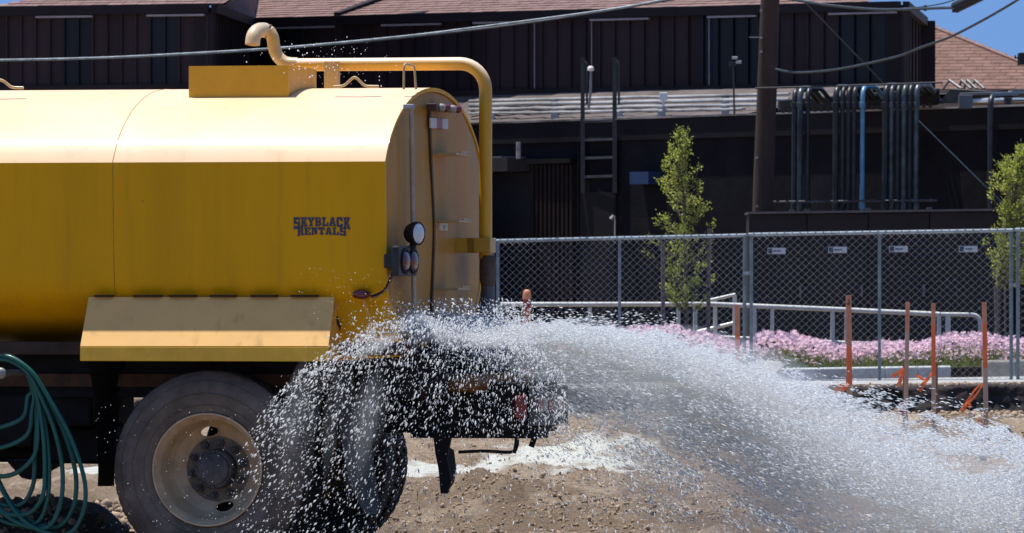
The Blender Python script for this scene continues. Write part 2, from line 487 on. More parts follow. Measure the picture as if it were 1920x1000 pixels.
go = bpy.data.objects.new('ground', me); col.objects.link(go); go['kind'] = 'structure'

bx = np.arange(-3.0, 7.4, 0.035); bt = np.linspace(0, 1, 15)
BX, BT = np.meshgrid(bx, bt)
bedge = PLAT_Y + 0.35 * (fbm(BX * 2.2, BX * 0 + 3.0, 4, 61) - 0.5)
low_ = ground_h(bx, np.full_like(bx, 87.1))[None, :] - .04; up_z = plat_z(BX) + .012
BZ = low_ + (up_z - low_) * BT
BY = bedge + .03 - .16 * (1 - BT) ** 1.6 + .09 * (fbm(BX * 5, BZ * 9, 4, 65) - .5) + .05 * (fbm(BX * 17, BZ * 22, 3, 66) - .5)
BY = np.where(BT > .99, bedge + .18, BY)
bco = np.stack([BX, BY, BZ], -1).reshape(-1, 3); bi = np.arange(bco.shape[0]).reshape(BX.shape)
bq = np.stack([bi[:-1, :-1], bi[:-1, 1:], bi[1:, 1:], bi[1:, :-1]], -1).reshape(-1, 4)
bme = bpy.data.meshes.new('earth_bank'); bme.from_pydata(bco.tolist(), [], bq.tolist()); bme.shade_smooth()
bme.materials.append(mat('shaded_cut_soil', (.055, .045, .040), .9, var=.3, vscale=3, color2=(.024, .020, .020), bump=.8, bscale=20, spec=.2))  # cut soil coloured darker to carry the shade on the bank face
bo_ = bpy.data.objects.new('earth_bank', bme); col.objects.link(bo_); bo_['kind'] = 'structure'
# loose clods: instanced shapes baked into one mesh
def gz1(x, y): return float(ground_h(np.array([x]), np.array([y]))[0])
def ico():
    t_ = (1 + 5 ** .5) / 2
    v = np.array([(-1, t_, 0), (1, t_, 0), (-1, -t_, 0), (1, -t_, 0), (0, -1, t_), (0, 1, t_), (0, -1, -t_), (0, 1, -t_), (t_, 0, -1), (t_, 0, 1), (-t_, 0, -1), (-t_, 0, 1)], float)
    v /= np.linalg.norm(v[0])
    f = np.array([(0, 11, 5), (0, 5, 1), (0, 1, 7), (0, 7, 10), (0, 10, 11), (1, 5, 9), (5, 11, 4), (11, 10, 2), (10, 7, 6), (7, 1, 8), (3, 9, 4), (3, 4, 2), (3, 2, 6), (3, 6, 8), (3, 8, 9), (4, 9, 5), (2, 4, 11), (6, 2, 10), (8, 6, 7), (9, 8, 1)])
    return v, f
def bake(name, bv, bf, pos, R, material, smooth=False):
    """bv (k,3), bf (m,3), pos (n,3), R (n,3,3) scale*rotation per item -> one mesh"""
    n, k = len(pos), len(bv)
    V = np.einsum('nij,kj->nki', R, bv) + pos[:, None, :]
    Fc = (bf[None] + (np.arange(n) * k)[:, None, None]).reshape(-1, bf.shape[1])
    me = bpy.data.meshes.new(name)
    me.vertices.add(n * k); me.vertices.foreach_set('co', V.reshape(-1).astype(np.float32))
    me.loops.add(Fc.size); me.loops.foreach_set('vertex_index', Fc.reshape(-1).astype(np.int32))
    me.polygons.add(len(Fc)); me.polygons.foreach_set('loop_start', np.arange(0, Fc.size, bf.shape[1]).astype(np.int32))
    me.update(calc_edges=True)
    if smooth: me.shade_smooth()
    me.materials.append(material)
    o = bpy.data.objects.new(name, me); col.objects.link(o)
    return o
def rand_rot(n):
    q = rng.normal(size=(n, 4)); q /= np.linalg.norm(q, axis=1)[:, None]
    a, b_, c, d_ = q.T
    return np.stack([np.stack([1 - 2 * (c * c + d_ * d_), 2 * (b_ * c - a * d_), 2 * (b_ * d_ + a * c)], -1),
                     np.stack([2 * (b_ * c + a * d_), 1 - 2 * (b_ * b_ + d_ * d_), 2 * (c * d_ - a * b_)], -1),
                     np.stack([2 * (b_ * d_ - a * c), 2 * (c * d_ + a * b_), 1 - 2 * (b_ * b_ + c * c)], -1)], 1)
iv, iff = ico()
P = []
def clods(n, x0, x1, y0, y1, s0, s1, keep=0.45, seed=1):
    x = rng.uniform(x0, x1, n); y = rng.uniform(y0, y1, n)
    k = fbm(x * 1.6, y * 0.5, 3, seed + 100) > keep
    x, y = x[k], y[k]
    s = s0 + (s1 - s0) * rng.random(len(x)) ** 4
    P.append(np.stack([x, y, ground_h(x, y) + s * 0.25, s], 1))
clods(16000, -1.4, 3.7, 42.8, 54, .003, .015, .50, 1)
clods(6000, -1.0, 1.6, 42.8, 50, .003, .015, .42, 11)
clods(7000, -4.0, -1.9, 40.6, 48, .004, .035, .4, 2)
clods(6000, -1.5, 6.4, 52, 72, .005, .024, .56, 3)
clods(5000, 3.2, 6.4, 60, 76, .008, .05, .45, 4)
clods(2500, 1, 6.6, 84, 87.4, .008, .04, .4, 5)
clods(1800, 1, 6.8, 87.5, 88.4, .006, .03, .3, 6)
clods(900, 2.8, 3.6, 43.5, 46, .01, .05, .2, 7)
P = np.concatenate(P)
iv = iv * rng.uniform(.72, 1.28, (12, 1))
Rm = rand_rot(len(P)) * P[:, 3][:, None, None] * rng.uniform(.5, 1.4, (len(P), 1, 3))
cl = bake('dirt_clods', iv, iff, P[:, :3], Rm, mat('clod_dirt', (.42, .31, .21), .95, var=.3, vscale=2.5, island=.3, bump=.4, color2=(.24, .175, .12), spec=.15))
cl['kind'] = 'stuff'

# concrete apron in front of the kerb, and the kerb itself
conc = mat('pale_concrete', (.36, .36, .34), .85, var=.14, vscale=4, bump=.25, bscale=25)
conc2 = mat('kerb_concrete', (.44, .46, .46), .8, var=.12, vscale=5, bump=.2, bscale=25)
mb = MB()
ap = []
for i in range(60):
    X = -10 + i * 0.4
    ap.append(X)
for i in range(len(ap) - 1):
    x0, x1 = ap[i], ap[i + 1] - 0.004
    for (y0, y1) in ((88.35, 90.0), (90.006, 93.6)):
        z0, z1 = float(plat_z(x0)), float(plat_z(x1))
        mb.hexa([(x0, y0, z0 - .1), (x1, y0, z1 - .1), (x1, y1, z1 - .1), (x0, y1, z0 - .1), (x0, y0, z0 + .022), (x1, y0, z1 + .022), (x1, y1, z1 + .022), (x0, y1, z0 + .022)])
mb.build('pavement', conc)['kind'] = 'structure'
D_K = 94.0
kz = lambda X: float(plat_z(X))
def kerb_prof(X): # front x,z
    return kz(X)
mb = MB()
xk = [rowx(px, D_K) for px in range(-200, 1846, 62)]
for i in range(len(xk) - 1):
    x0, x1 = xk[i], xk[i + 1] - .006
    za, zb = kz(x0), kz(x1)
    mb.hexa([(x0, D_K - .03, za - .1), (x1, D_K - .03, zb - .1), (x1, D_K + .2, zb - .1), (x0, D_K + .2, za - .1),
             (x0, D_K, za + .155), (x1, D_K, zb + .155), (x1, D_K + .2, zb + .165), (x0, D_K + .2, za + .165)])
mb.build('kerb', conc2, bevel=.012)['kind'] = 'structure'
mb = MB()
for (a, b_, h) in ((1845, 1905, .215), (1906, 1990, .22)):
    x0, x1 = rowx(a, 93.7), rowx(b_, 93.7)
    mb.hexa([(x0, 93.6, .3), (x1, 93.55, .3), (x1, 94.2, .3), (x0, 94.2, .3), (x0, 93.72, kz(x0) + h), (x1, 93.66, kz(x1) + h), (x1, 94.2, kz(x1) + h + .01), (x0, 94.2, kz(x0) + h + .01)])
o = mb.build('kerb_return', mat('weathered_concrete', (.30, .28, .25), .85, var=.3, vscale=3, color2=(.09, .085, .08), bump=.3), bevel=.02)
o['kind'] = 'structure'
# broken block of concrete by the fence foot
mb = MB()
a = [W(1410, 702, 93.2), W(1452, 702, 93.2), W(1466, 690, 93.3), W(1458, 681, 93.4), W(1420, 679, 93.4), W(1408, 688, 93.3)]
mb.prism(a, (0.05, .35, 0.02))
tag(mb.build('concrete_block', conc, bevel=.015), 'broken lump of pale concrete lying at the fence foot beside the flower bed', 'concrete block')
mb = MB()
a = [W(1338, 682, 93.6), W(1372, 684, 93.6), W(1374, 672, 93.7), W(1360, 664, 93.8), W(1345, 666, 93.8)]
mb.prism(a, (0.03, .3, 0.01))
tag(mb.build('concrete_block', conc, bevel=.02), 'small white rounded rock among pink flowers just above the spray', 'rock')
# flower bed soil
mb = MB()
g = 40
for i in range(g):
    x0 = rowx(-300, 95) + i * (rowx(2100, 97) - rowx(-300, 95)) / g; x1 = x0 + (rowx(2100, 97) - rowx(-300, 95)) / g
    z0, z1 = kz(x0) + .14, kz(x1) + .14
    mb.hexa([(x0, 94.21, z0 - .3), (x1, 94.21, z1 - .3), (x1, 97.6, z1 - .3), (x0, 97.6, z0 - .3), (x0, 94.21, z0), (x1, 94.21, z1), (x1, 97.6, z1 + .02), (x0, 97.6, z0 + .02)])
mb.build('flower_bed_soil', mat('bed_soil', (.06, .04, .025), .95, var=.3, bump=.5))['kind'] = 'structure'

# ------------------------------------------------------------------ flowers
tx = [960, 1000, 1050, 1100, 1150, 1200, 1250, 1300, 1350, 1390, 1410, 1440, 1490, 1530, 1570, 1620, 1680, 1720, 1760, 1800, 1850, 1880, 1930, 2000]
ty = [612, 610, 612, 622, 618, 614, 612, 624, 632, 648, 632, 624, 626, 640, 650, 646, 642, 644, 632, 626, 628, 632, 640, 634]
n = 5600
px = rng.uniform(900, 1990, n); D = rng.uniform(94.6, 97.0, n)
top = HC - (np.interp(px, tx, ty) - HY) / F * D
X = (px - 960) / F * D
base = np.array([kz(v) for v in X]) + .20
h = base + (top - base) * (1 - rng.random(n) ** 1.5 * .95)
h += .12 * (fbm(X * 5, D * 4, 2, 201) - .5)
low = h < base - .05 + .06 * fbm(X * 4, D, 2, 17)
pos = np.stack([X, D, h], 1)[~low]
# a flower: four cupped petals
pet = []; pf = []
for k in range(4):
    a = k * math.pi / 2
    c_, s_ = math.cos(a), math.sin(a)
    r = lambda x, y, z: (x * c_ - y * s_, x * s_ + y * c_, z)
    o_ = len(pet)
    pet += [r(0, 0, 0), r(.55, -.42, .22), r(1.0, -.30, .42), r(1.0, .30, .42), r(.55, .42, .22), r(.55, 0, .12)]
    pf += [(o_, o_ + 1, o_ + 5), (o_ + 1, o_ + 2, o_ + 5), (o_ + 2, o_ + 3, o_ + 5), (o_ + 3, o_ + 4, o_ + 5), (o_ + 4, o_, o_ + 5)]
n = len(pos)
# face roughly up / towards the light
ax = rng.normal(size=(n, 3)) * .55 + np.array([-.1, -.45, .8]); ax /= np.linalg.norm(ax, axis=1)[:, None]
t1 = np.cross(ax, rng.normal(size=(n, 3))); t1 /= np.linalg.norm(t1, axis=1)[:, None]
t2 = np.cross(ax, t1)
s = rng.uniform(.020, .036, n)
Rm = np.stack([t1, t2, ax], -1) * s[:, None, None]
fm = mat('pink_petals', (.90, .55, .66), .6, var=.12, vscale=9, island=.22, color2=(.92, .74, .84), transl=.5)
o = bake('primrose_flowers', np.array(pet), np.array(pf), pos, Rm, fm)
o['kind'] = 'stuff'; tag(o, 'mass of pink primrose blossom filling the bed behind the fence', 'flowers')
# green stems and leaves beneath
n = 14000
px = rng.uniform(900, 1990, n); D = rng.uniform(94.28, 97.0, n)
X = (px - 960) / F * D
top = HC - (np.interp(px, tx, ty) - HY) / F * D
b0 = np.array([kz(v) for v in X]) + .13
hh = (top - b0) * rng.uniform(.35, .8, n); hh = np.minimum(hh, .32)
hh = np.where(D < 94.7, np.minimum(hh, .085), hh)
blade = np.array([(-.5, 0, 0), (.5, 0, 0), (.35, .1, .55), (-.35, .1, .55), (0, .25, 1)])
bf_ = np.array([(0, 1, 2), (0, 2, 3), (3, 2, 4)])
az = rng.uniform(0, 6.28, n); lean = rng.normal(0, .25, (n, 2))
wd = rng.uniform(.006, .014, n)
Rm = np.zeros((n, 3, 3))
Rm[:, 0, 0] = np.cos(az) * wd; Rm[:, 1, 0] = np.sin(az) * wd
Rm[:, 0, 1] = -np.sin(az) * hh * .5; Rm[:, 1, 1] = np.cos(az) * hh * .5
Rm[:, 0, 2] = lean[:, 0] * hh; Rm[:, 1, 2] = lean[:, 1] * hh; Rm[:, 2, 2] = hh
gm = mat('stem_green', (.13, .19, .03), .6, var=.3, vscale=5, island=.35, transl=.4, color2=(.22, .24, .05))
o = bake('flower_stems', blade, bf_, np.stack([X, D, b0], 1), Rm, gm)
o['kind'] = 'stuff'; tag(o, 'green stems and grassy leaves under the pink blossom', 'foliage')

# ================================================================== BUILDINGS
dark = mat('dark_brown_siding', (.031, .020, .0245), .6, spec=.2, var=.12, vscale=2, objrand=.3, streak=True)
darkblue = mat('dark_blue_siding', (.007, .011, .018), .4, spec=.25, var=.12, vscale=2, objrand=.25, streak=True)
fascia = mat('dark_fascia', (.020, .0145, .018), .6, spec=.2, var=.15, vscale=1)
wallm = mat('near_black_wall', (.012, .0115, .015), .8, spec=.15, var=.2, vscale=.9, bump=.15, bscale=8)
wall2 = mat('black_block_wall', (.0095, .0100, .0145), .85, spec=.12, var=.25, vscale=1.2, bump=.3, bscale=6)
trim = mat('pale_trim', (.34, .30, .31), .5, var=.15, vscale=3)
shin = mat('pinkish_brown_shingles', (.235, .150, .135), .9, var=.12, vscale=6, island=.11, bump=.4, bscale=40, spec=.2)
deckm = mat('gravel_roof_deck', (.12, .098, .092), .9, var=.18, vscale=2.5, bump=.5, bscale=18)

ZE, ZB = 5.90, 4.67
def eaveD(row, z=ZE): return (z - HC) * F / (HY - row)
cA = W(-12, 0, eaveD(19.5)); cB = W(392, 0, eaveD(14)); cC = W(466, 0, eaveD(41)); cD = W(1689, 0, eaveD(9)); cE = W(1725, 0, eaveD(39))

ub = empty('brown_siding_building', 'dark brown upper storey with vertical siding under a shingle roof, behind the tank', 'building', (cC.x, cC.y, 0))
def sub(parent, builder, *a, **k):
    o = builder.build(*a, **k); o.parent = parent
    o.matrix_parent_inverse.identity()
    o.location = tuple(-c for c in parent.location)
    return o
def wallseg(p, q_, z0, z1, inset=.0):
    mb = MB(); L_ = (q_ - p).length
    d_ = q_ - p
    mb.obox(p, d_, 0, L_, -.25, 0, z0, z1)
    return mb, d_, L_
for (p, q_) in ((cA, cB), (cB, cC), (cC, cD), (cD, cE)):
    mb, d_, L_ = wallseg(p, q_, ZB - .02, ZE)
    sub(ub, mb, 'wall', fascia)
    # fascia board and bottom rail
    mb = MB(); mb.obox(p, d_, -.02, L_ + .02, .03, .13, ZE - .09, ZE + .05)
    sub(ub, mb, 'fascia_board', fascia)
    mb = MB(); mb.obox(p, d_, 0, L_, .004, .07, ZB - .05, ZB + .04)
    sub(ub, mb, 'bottom_rail', fascia)
for (p, q_) in ((cA, cB), (cB, cC), (cC, cD), (cD, cE)):
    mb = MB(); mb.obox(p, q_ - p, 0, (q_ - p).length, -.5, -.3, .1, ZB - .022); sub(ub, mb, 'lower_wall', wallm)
mbx = MB(); mbx.obox(cA, Vector((0, 1, 0)), 0, 9, -.25, 0, ZB, ZE); sub(ub, mbx, 'wall', fascia)
mbx = MB(); mbx.obox(cE + Vector((0, 0, 0)), Vector((0, 1, 0)), 0, 6, 0, .25, ZB, ZE); sub(ub, mbx, 'wall', fascia)
# siding panels as single pieces sharing mesh data
def panel_mesh(wd, hgt, m_, nm):
    mb = MB()
    mb.box(.016, wd - .016, -.012, 0.002, 0, hgt)
    mb.box(-.014, .014, -.05, 0.002, 0, hgt)
    me = bpy.data.meshes.new(nm); me.from_pydata(mb.v, [], mb.f)
    import bmesh
    bm = bmesh.new(); bm.from_mesh(me); bmesh.ops.recalc_face_normals(bm, faces=bm.faces); bm.to_mesh(me); bm.free()
    me.materials.append(m_); return me
PH = ZE - .09 - (ZB + .04) - .002
def place(me, name, p, d_, a, out=0.0, z=0.0, parent=None):
    o = bpy.data.objects.new(name, me); col.objects.link(o); o.parent = parent
    d_ = Vector((d_.x, d_.y, 0)).normalized(); n_ = Vector((d_.y, -d_.x, 0))
    w_ = Vector((p.x, p.y, 0)) + d_ * a + n_ * out; w_.z = z
    o.location = w_ - parent.location
    o.rotation_euler = (0, 0, math.atan2(d_.y, d_.x))
    return o
def panels(p, q_, n, blue=()):
    L_ = (q_ - p).length; wd = L_ / n
    ma = panel_mesh(wd, PH, dark, 'siding_panel'); mbl = panel_mesh(wd, PH, darkblue, 'siding_panel')
    for i in range(n):
        place(mbl if i in blue else ma, 'siding_panel', p, q_ - p, i * wd, 0.0, ZB + .041, ub)
panels(cA, cB, 15, (5, 6, 11, 12)); panels(cB, cC, 14); panels(cC, cD, 45, (1, 2, 3, 32, 33, 34, 35, 41, 42, 43, 44)); panels(cD, cE, 6)
def on_wall(p, q_, px):   # distance along the wall for a picture column
    r = (px - 960) / F; d_ = (q_ - p).normalized()
    return (r * p.y - p.x) / (d_.x - r * d_.y)
for (p, q_, lst) in ((cA, cB, ((72, 178), (280, 387))), (cC, cD, ((524, 632), (722, 832), (894, 1005), (1113, 1223), (1333, 1424), (1560, 1685)))):
    for (a, b_) in lst:
        mb = MB(); mb.obox(p, q_ - p, on_wall(p, q_, a), on_wall(p, q_, b_), .052, .12, ZE - .135, ZE - .105)
        sub(ub, mb, 'trim_strip', trim)
for px_ in (1006, 1113, 1333):
    mb = MB(); a = on_wall(cC, cD, px_); mb.obox(cC, cD - cC, a - .007, a + .007, .052, .062, ZB + .05, ZE - .14)
    sub(ub, mb, 'corner_bead', trim)

# roof: individual courses of shingles
def roof(parent, p, q_, slope, depth, clipL, clipR, z0, wd=.235, ex=.15, thick=.014, m_=None):
    """courses along eave p->q, going away; clipL/clipR give extent along the eave for a given depth"""
    d_ = (q_ - p).copy(); d_.z = 0; L_ = d_.length; d_.normalize(); n_ = Vector((-d_.y, d_.x, 0))
    cs = 1 / math.sqrt(1 + slope * slope)
    mb = MB()
    P_ = lambda a, s_, lift: Vector((p.x, p.y, z0)) + d_ * a + n_ * (s_ * cs) + Vector((0, 0, s_ * slope * cs + lift))
    # deck underneath
    e = depth
    mb0 = MB(); mb0.add([P_(clipL(0), 0, -.02), P_(clipR(0), 0, -.02), P_(clipR(e), e, -.02), P_(clipL(e), e, -.02)], [(0, 1, 2, 3)])
    n_c = int(depth / ex)
    for c in range(n_c):
        s0 = c * ex; s1 = s0 + ex * 1.25
        a0, a1 = clipL(s0), clipR(s0)
        a = a0 - (wd * .5 if c % 2 else 0)
        while a < a1:
            w_ = wd * random.uniform(.9, 1.1)
            x0, x1 = max(a, a0), min(a + w_ - .007, a1)
            if x1 - x0 > .02:
                l0 = thick + random.uniform(-.002, .003); l1 = .002; j = random.uniform(-.005, .005)
                vs = [P_(x0, s0 + j, 0), P_(x1, s0 + j, 0), P_(x1, s0 + j, l0), P_(x0, s0 + j, l0), P_(x1, s1, l1), P_(x0, s1, l1)]
                mb.add(vs, [(0, 1, 2, 3), (3, 2, 4, 5)])
            a += w_
    o = sub(parent, mb, 'shingles', m_ or shin, fix=False); o['kind'] = 'stuff'
    sub(parent, mb0, 'roof_deck', fascia, fix=False)
LM = (cD - cC).length
roof(ub, cC, cD, .30, 4.5, lambda s_: -0.9 + 0.0 * s_, lambda s_: LM - .6 - 0.95 * s_, ZE + .05)
LA = (cB - cA).length
roof(ub, cA, cB, .30, 5.5, lambda s_: 0.05 + 0.9 * s_, lambda s_: LA + .25, ZE + .05)
# side slope filler between the left block and the main roof, and the hip face at the right
mb = MB()
e0 = cB.copy(); e0.z = ZE + .05; e1 = cC.copy(); e1.z = ZE + .05
mb.add([e0, e1 + Vector((.1, 0, 0)), e1 + Vector((.1, 3.5, 1.0)), e0 + Vector((.1, 5, 1.5))], [(0, 1, 2, 3)])
sub(ub, mb, 'roof_valley', shin, fix=False)
mb = MB()
hA = cD.copy(); hA.z = ZE + .05
mb.add([W(1622, 0, cD.y + .15).to_2d().to_3d() + Vector((0, 0, ZE + .04)), cE.to_2d().to_3d() + Vector((0, .3, ZE + .04)), cE.to_2d().to_3d() + Vector((-4, 1.5, ZE + .1))], [(0, 1, 2)])
sub(ub, mb, 'roof_hip', shin, fix=False)
# dark fin running up the roof, shaped to stand in for a valley shadow
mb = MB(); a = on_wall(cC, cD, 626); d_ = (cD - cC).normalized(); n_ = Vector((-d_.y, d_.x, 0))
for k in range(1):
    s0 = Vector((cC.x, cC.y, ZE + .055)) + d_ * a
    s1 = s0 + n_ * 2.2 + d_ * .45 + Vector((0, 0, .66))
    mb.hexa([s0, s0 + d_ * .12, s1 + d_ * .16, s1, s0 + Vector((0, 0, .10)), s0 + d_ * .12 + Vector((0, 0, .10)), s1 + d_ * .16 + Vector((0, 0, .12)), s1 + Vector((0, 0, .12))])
sub(ub, mb, 'roof_shadow_fin', fascia)

# right-hand far roof
fr = empty('shingled_hip_roof', 'separate tan brown hip roof with fine courses, sloping down right against the blue sky', 'roof', (7, 134, 0))
rp = W(1560, 0, 134.0); rq = W(2100, 0, 133.0)
Lr = (rq - rp).length
rb_z = HC + (HY - 168) * 133.5 / F
apex_a = rowx(1600, 135) - rp.x - .38
def clipR(s_):  # hip line descends to the right
    return apex_a + (5.2 - s_) * .86
roof(fr, rp, rq, .35, 5.2, lambda s_: 0, clipR, rb_z, wd=.3, ex=.19, thick=.011, m_=mat('tan_brown_tiles', (.20, .115, .09), .9, var=.14, vscale=4, island=.12, bump=.4, bscale=40, spec=.2))
mb = MB(); mb.obox(rp, rq - rp, 0, clipR(0), -.1, .02, 4.0, rb_z)
sub(fr, mb, 'wall', mat('tan_stucco', (.36, .27, .2), .9, var=.1))
_d = Vector((rq.x - rp.x, rq.y - rp.y, 0)).normalized(); _n = Vector((-_d.y, _d.x, 0))
hips = [Vector((rp.x, rp.y, rb_z)) + _d * clipR(s_) + _n * (s_ * .944) + Vector((0, 0, s_ * .33 + .01)) for s_ in np.linspace(0, 5.2, 12)]
mb = MB(); mb.tube(hips, .045, 6); sub(fr, mb, 'hip_ridge', mat('ridge_tiles', (.26, .15, .12), .9, var=.2, vscale=10))

# lower dark building
ZP = 4.12
lA = W(930, 0, 118.0); lB = W(1920, 0, 107.0); dl = (lB - lA).normalized()
lP = lA - dl * 14; lQ = lB + dl * 5
lb = empty('dark_service_building', 'low near black flat roofed building along the back, behind the fence', 'building', (lA.x, lA.y, 0))
LL = (lQ - lP).length
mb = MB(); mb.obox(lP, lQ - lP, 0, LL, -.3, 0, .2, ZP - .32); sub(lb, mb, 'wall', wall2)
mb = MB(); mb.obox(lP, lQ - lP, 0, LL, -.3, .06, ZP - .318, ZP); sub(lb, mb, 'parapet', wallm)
mb = MB(); mb.obox(lP, lQ - lP, 0, LL, -.32, .085, ZP + .002, ZP + .03); sub(lb, mb, 'parapet_cap', mat('cap_metal', (.26, .25, .25), .45, var=.5, vscale=.8))
mb = MB()
n_ = Vector((-dl.y, dl.x, 0)); up_ = lambda v, z: Vector((v.x, v.y, z))
back = [(cA, ZB - .02), (cB, ZB - .02), (cC, ZB - .02), (cD, ZB - .02), (cE, ZB - .02), (Vector((rowx(1900, 134), 133.9, 0)), rb_z - .02), (Vector((rowx(2300, 133), 133, 0)), rb_z - .02)]
for k_ in range(len(back) - 1):
    (b0_, z0_), (b1_, z1_) = back[k_], back[k_ + 1]
    f0 = lP + dl * max(0, (b0_ - lP).dot(dl)) + n_ * .3; f1 = lP + dl * max(0, (b1_ - lP).dot(dl)) + n_ * .3
    for q_i in range(16):
        ta, tb = q_i / 16, (q_i + 1) / 16
        mb.add([up_(f0.lerp(f1, ta), ZP - .02), up_(f0.lerp(f1, tb), ZP - .02), up_(b0_.lerp(b1_, tb), z0_ + (z1_ - z0_) * tb + .03), up_(b0_.lerp(b1_, ta), z0_ + (z1_ - z0_) * ta + .03)], [(0, 1, 2, 3)])
sub(lb, mb, 'roof_deck', deckm, fix=False)
# wall posts that hold the seam lines
def la(px): return on_wall(lP, lQ, px)
for px_ in (1086, 1155, 1290):
    mb = MB(); a = la(px_); mb.obox(lP, lQ - lP, a - .02, a + .02, .002, .03, .3, ZP - .33); sub(lb, mb, 'wall_rib', wallm)

def lbox(px0, px1, r0, r1, n0, n1, m_, name, parent=lb, bevel=0):
    a0, a1 = la(px0), la(px1); D_ = (lP + dl * a0).y
    z1 = HC + (HY - r0) * D_ / F; z0 = HC + (HY - r1) * D_ / F
    mb = MB(); mb.obox(lP, lQ - lP, a0, a1, n0, n1, z0, z1)
    return sub(parent, mb, name, m_, bevel=bevel)
# canopy, ribbed panel, bin box
lbox(900, 1000, 299, 324, .002, .5, mat('canopy_dark_grey', (.035, .03, .03), .6, var=.15), 'canopy')
lbox(902, 985, 296, 298.5, .002, .46, mat('canopy_top', (.18, .18, .18), .5), 'canopy_edge')
lbox(880, 998, 326, 690, .003, .02, mat('doorway_black', (.008, .008, .012), .7), 'doorway')
lbox(1003, 1084, 299, 308, .002, .16, wallm, 'panel_cap')
for i in range(10):
    a = 1005 + i * 8
    lbox(a, a + 4.2, 309, 690, .022, .10, mat('ribbed_panel', (.020, .014, .015), .6, spec=.2, var=.2, vscale=2), 'rib')
lbox(1003, 1084, 309, 690, .002, .02, wallm, 'rib_backing')
lbox(1090, 1153, 361, 690, .002, .03, mat('guard_panel', (.015, .014, .017), .6, spec=.2, var=.15), 'ladder_guard_panel')
lbox(1185, 1270, 408, 690, .002, .012, wallm, 'access_door')
mb = MB()
ent = empty('utility_box', 'dark brown box with a flat lid between truck pipe and ribbed wall', 'utility box', W(950, 690, 113))
ent.location.z = .35
o = lbox(900, 976, 404, 690, .8, 1.9, mat('brown_box', (.022, .016, .017), .6, spec=.2, var=.15), 'body', ent)
o = lbox(898, 982, 394, 403.5, .75, 1.95, mat('brown_box_lid', (.03, .024, .024), .55, var=.15), 'lid', ent)
e = lbox(1205, 1240, 323, 346, .002, .25, mat('navy_metal_box', (.02, .05, .13), .4, var=.1), 'wall_box', None or lb)
bp_ = W(972, 297, 116.2)
o = MB().tube([W(972, 298, 116.0), W(972, 266, 116.0)], .036, 8).build('vent_pipe', mat('pale_vent', (.38, .34, .34), .7, var=.3, vscale=20), smooth=40)
tag(o, 'short pale vent pipe standing on the canopy left of the ladder', 'vent pipe')
# gooseneck wall lamp and small rod
o = MB().tube(fillet([W(1153, 445, 113.9), W(1153, 408, 113.9), W(1150, 405, 113.9), W(1146, 410, 113.9)], .05), .012, 6).tube([W(1150, 404, 113.85), W(1145.5, 411, 113.85)], [.015, .03], 8).build('gooseneck_lamp', mat('pale_lamp', (.45, .43, .4), .5), smooth=40)
tag(o, 'tiny gooseneck lamp on a thin stem below the roof ladder', 'lamp')

# ladder to the roof
ld = empty('roof_ladder', 'black steel ladder fixed to the wall, rising above the parapet', 'ladder', W(1122, 690, 115.0)); ld.location.z = .35
DL = (lP + dl * la(1122)).y - .18
lm = mat('ladder_steel', (.036, .038, .044), .45, .2, var=.25, vscale=8)
for x_ in (1092.5, 1152.5):
    mb = MB()
    DL = (lP + dl * la(x_)).y - .13; a, b_ = W(x_, 362, DL), W(x_, 108, DL)
    mb.box(a.x - .033, a.x + .033, a.y - .03, a.y + .03, a.z, b_.z); sub(ld, mb, 'rail', lm)
    mb = MB(); mb.tube(fillet([W(x_ + 8, 196, DL + .5), W(x_ + 8, 118, DL + .5), W(x_, 112, DL)], .1), .018, 6); sub(ld, mb, 'grab_bar', lm, smooth=40)
for r_ in (227.5, 262, 296, 331):
    a, b_ = W(1094.5, r_ + 1, (lP + dl * la(1092.5)).y - .13), W(1151.5, r_ - 1, (lP + dl * la(1152.5)).y - .13)
    mb = MB(); mb.hexa([a + Vector((0, -.02, -.02)), b_ + Vector((0, -.02, -.02)), b_ + Vector((0, .02, -.02)), a + Vector((0, .02, -.02)),
                        a + Vector((0, -.02, .02)), b_ + Vector((0, -.02, .02)), b_ + Vector((0, .02, .02)), a + Vector((0, .02, .02))])
    sub(ld, mb, 'rung', mat('rung_steel', (.09, .10, .11), .4, .3, var=.2))
# dome camera on arm
cp = empty('dome_camera', 'white dome camera on a curved grey arm beside the roof ladder', 'camera', W(1105, 205, DL + .15))
cp_l = cp.location.copy()
def csub(mb, *a, **k): return sub(cp, mb, *a, **k)
mb = MB(); mb.tube(crom([W(1103, 206, DL + .15), W(1106, 185, DL + .12), W(1107.5, 165, DL + .1), W(1107.5, 150, DL + .1), W(1108, 133, DL + .1)]), .02, 8); csub(mb, 'arm', mat('arm_grey', (.25, .27, .32), .4, .3), smooth=60)
c0 = W(1107.5, 130, DL + .1)
mb = MB(); mb.lathe([(.0, .05), (.025, .047), (.045, .03), (.052, 0), (.052, -.02), (.03, -.03), (0, -.03)], c0, 'z', 16); csub(mb, 'dome', mat('white_dome', (.8, .78, .74), .4, var=.05), smooth=50)
# mast light
ml = empty('roof_floodlight', 'thin dark mast with two small floodlight heads standing on the roof edge', 'floodlight', W(1377, 212, 112.0))
mb = MB(); mb.tube([W(1377, 214, 112), W(1374.5, 122, 112)], .014, 6); sub(ml, mb, 'mast', lm, smooth=40)
for (a, r_) in ((1379, 109), (1386, 117)):
    c0 = W(a, r_, 112); mb = MB(); mb.box(c0.x - .05, c0.x + .03, c0.y - .06, c0.y + .04, c0.z - .02, c0.z + .022); sub(ml, mb, 'lamp_head', mat('pale_lamp2', (.5, .5, .5), .4), bevel=.008)
mb = MB(); c0 = W(1373, 119, 112); mb.box(c0.x - .05, c0.x + .06, c0.y - .03, c0.y + .03, c0.z - .035, c0.z + .03); sub(ml, mb, 'bracket', lm)

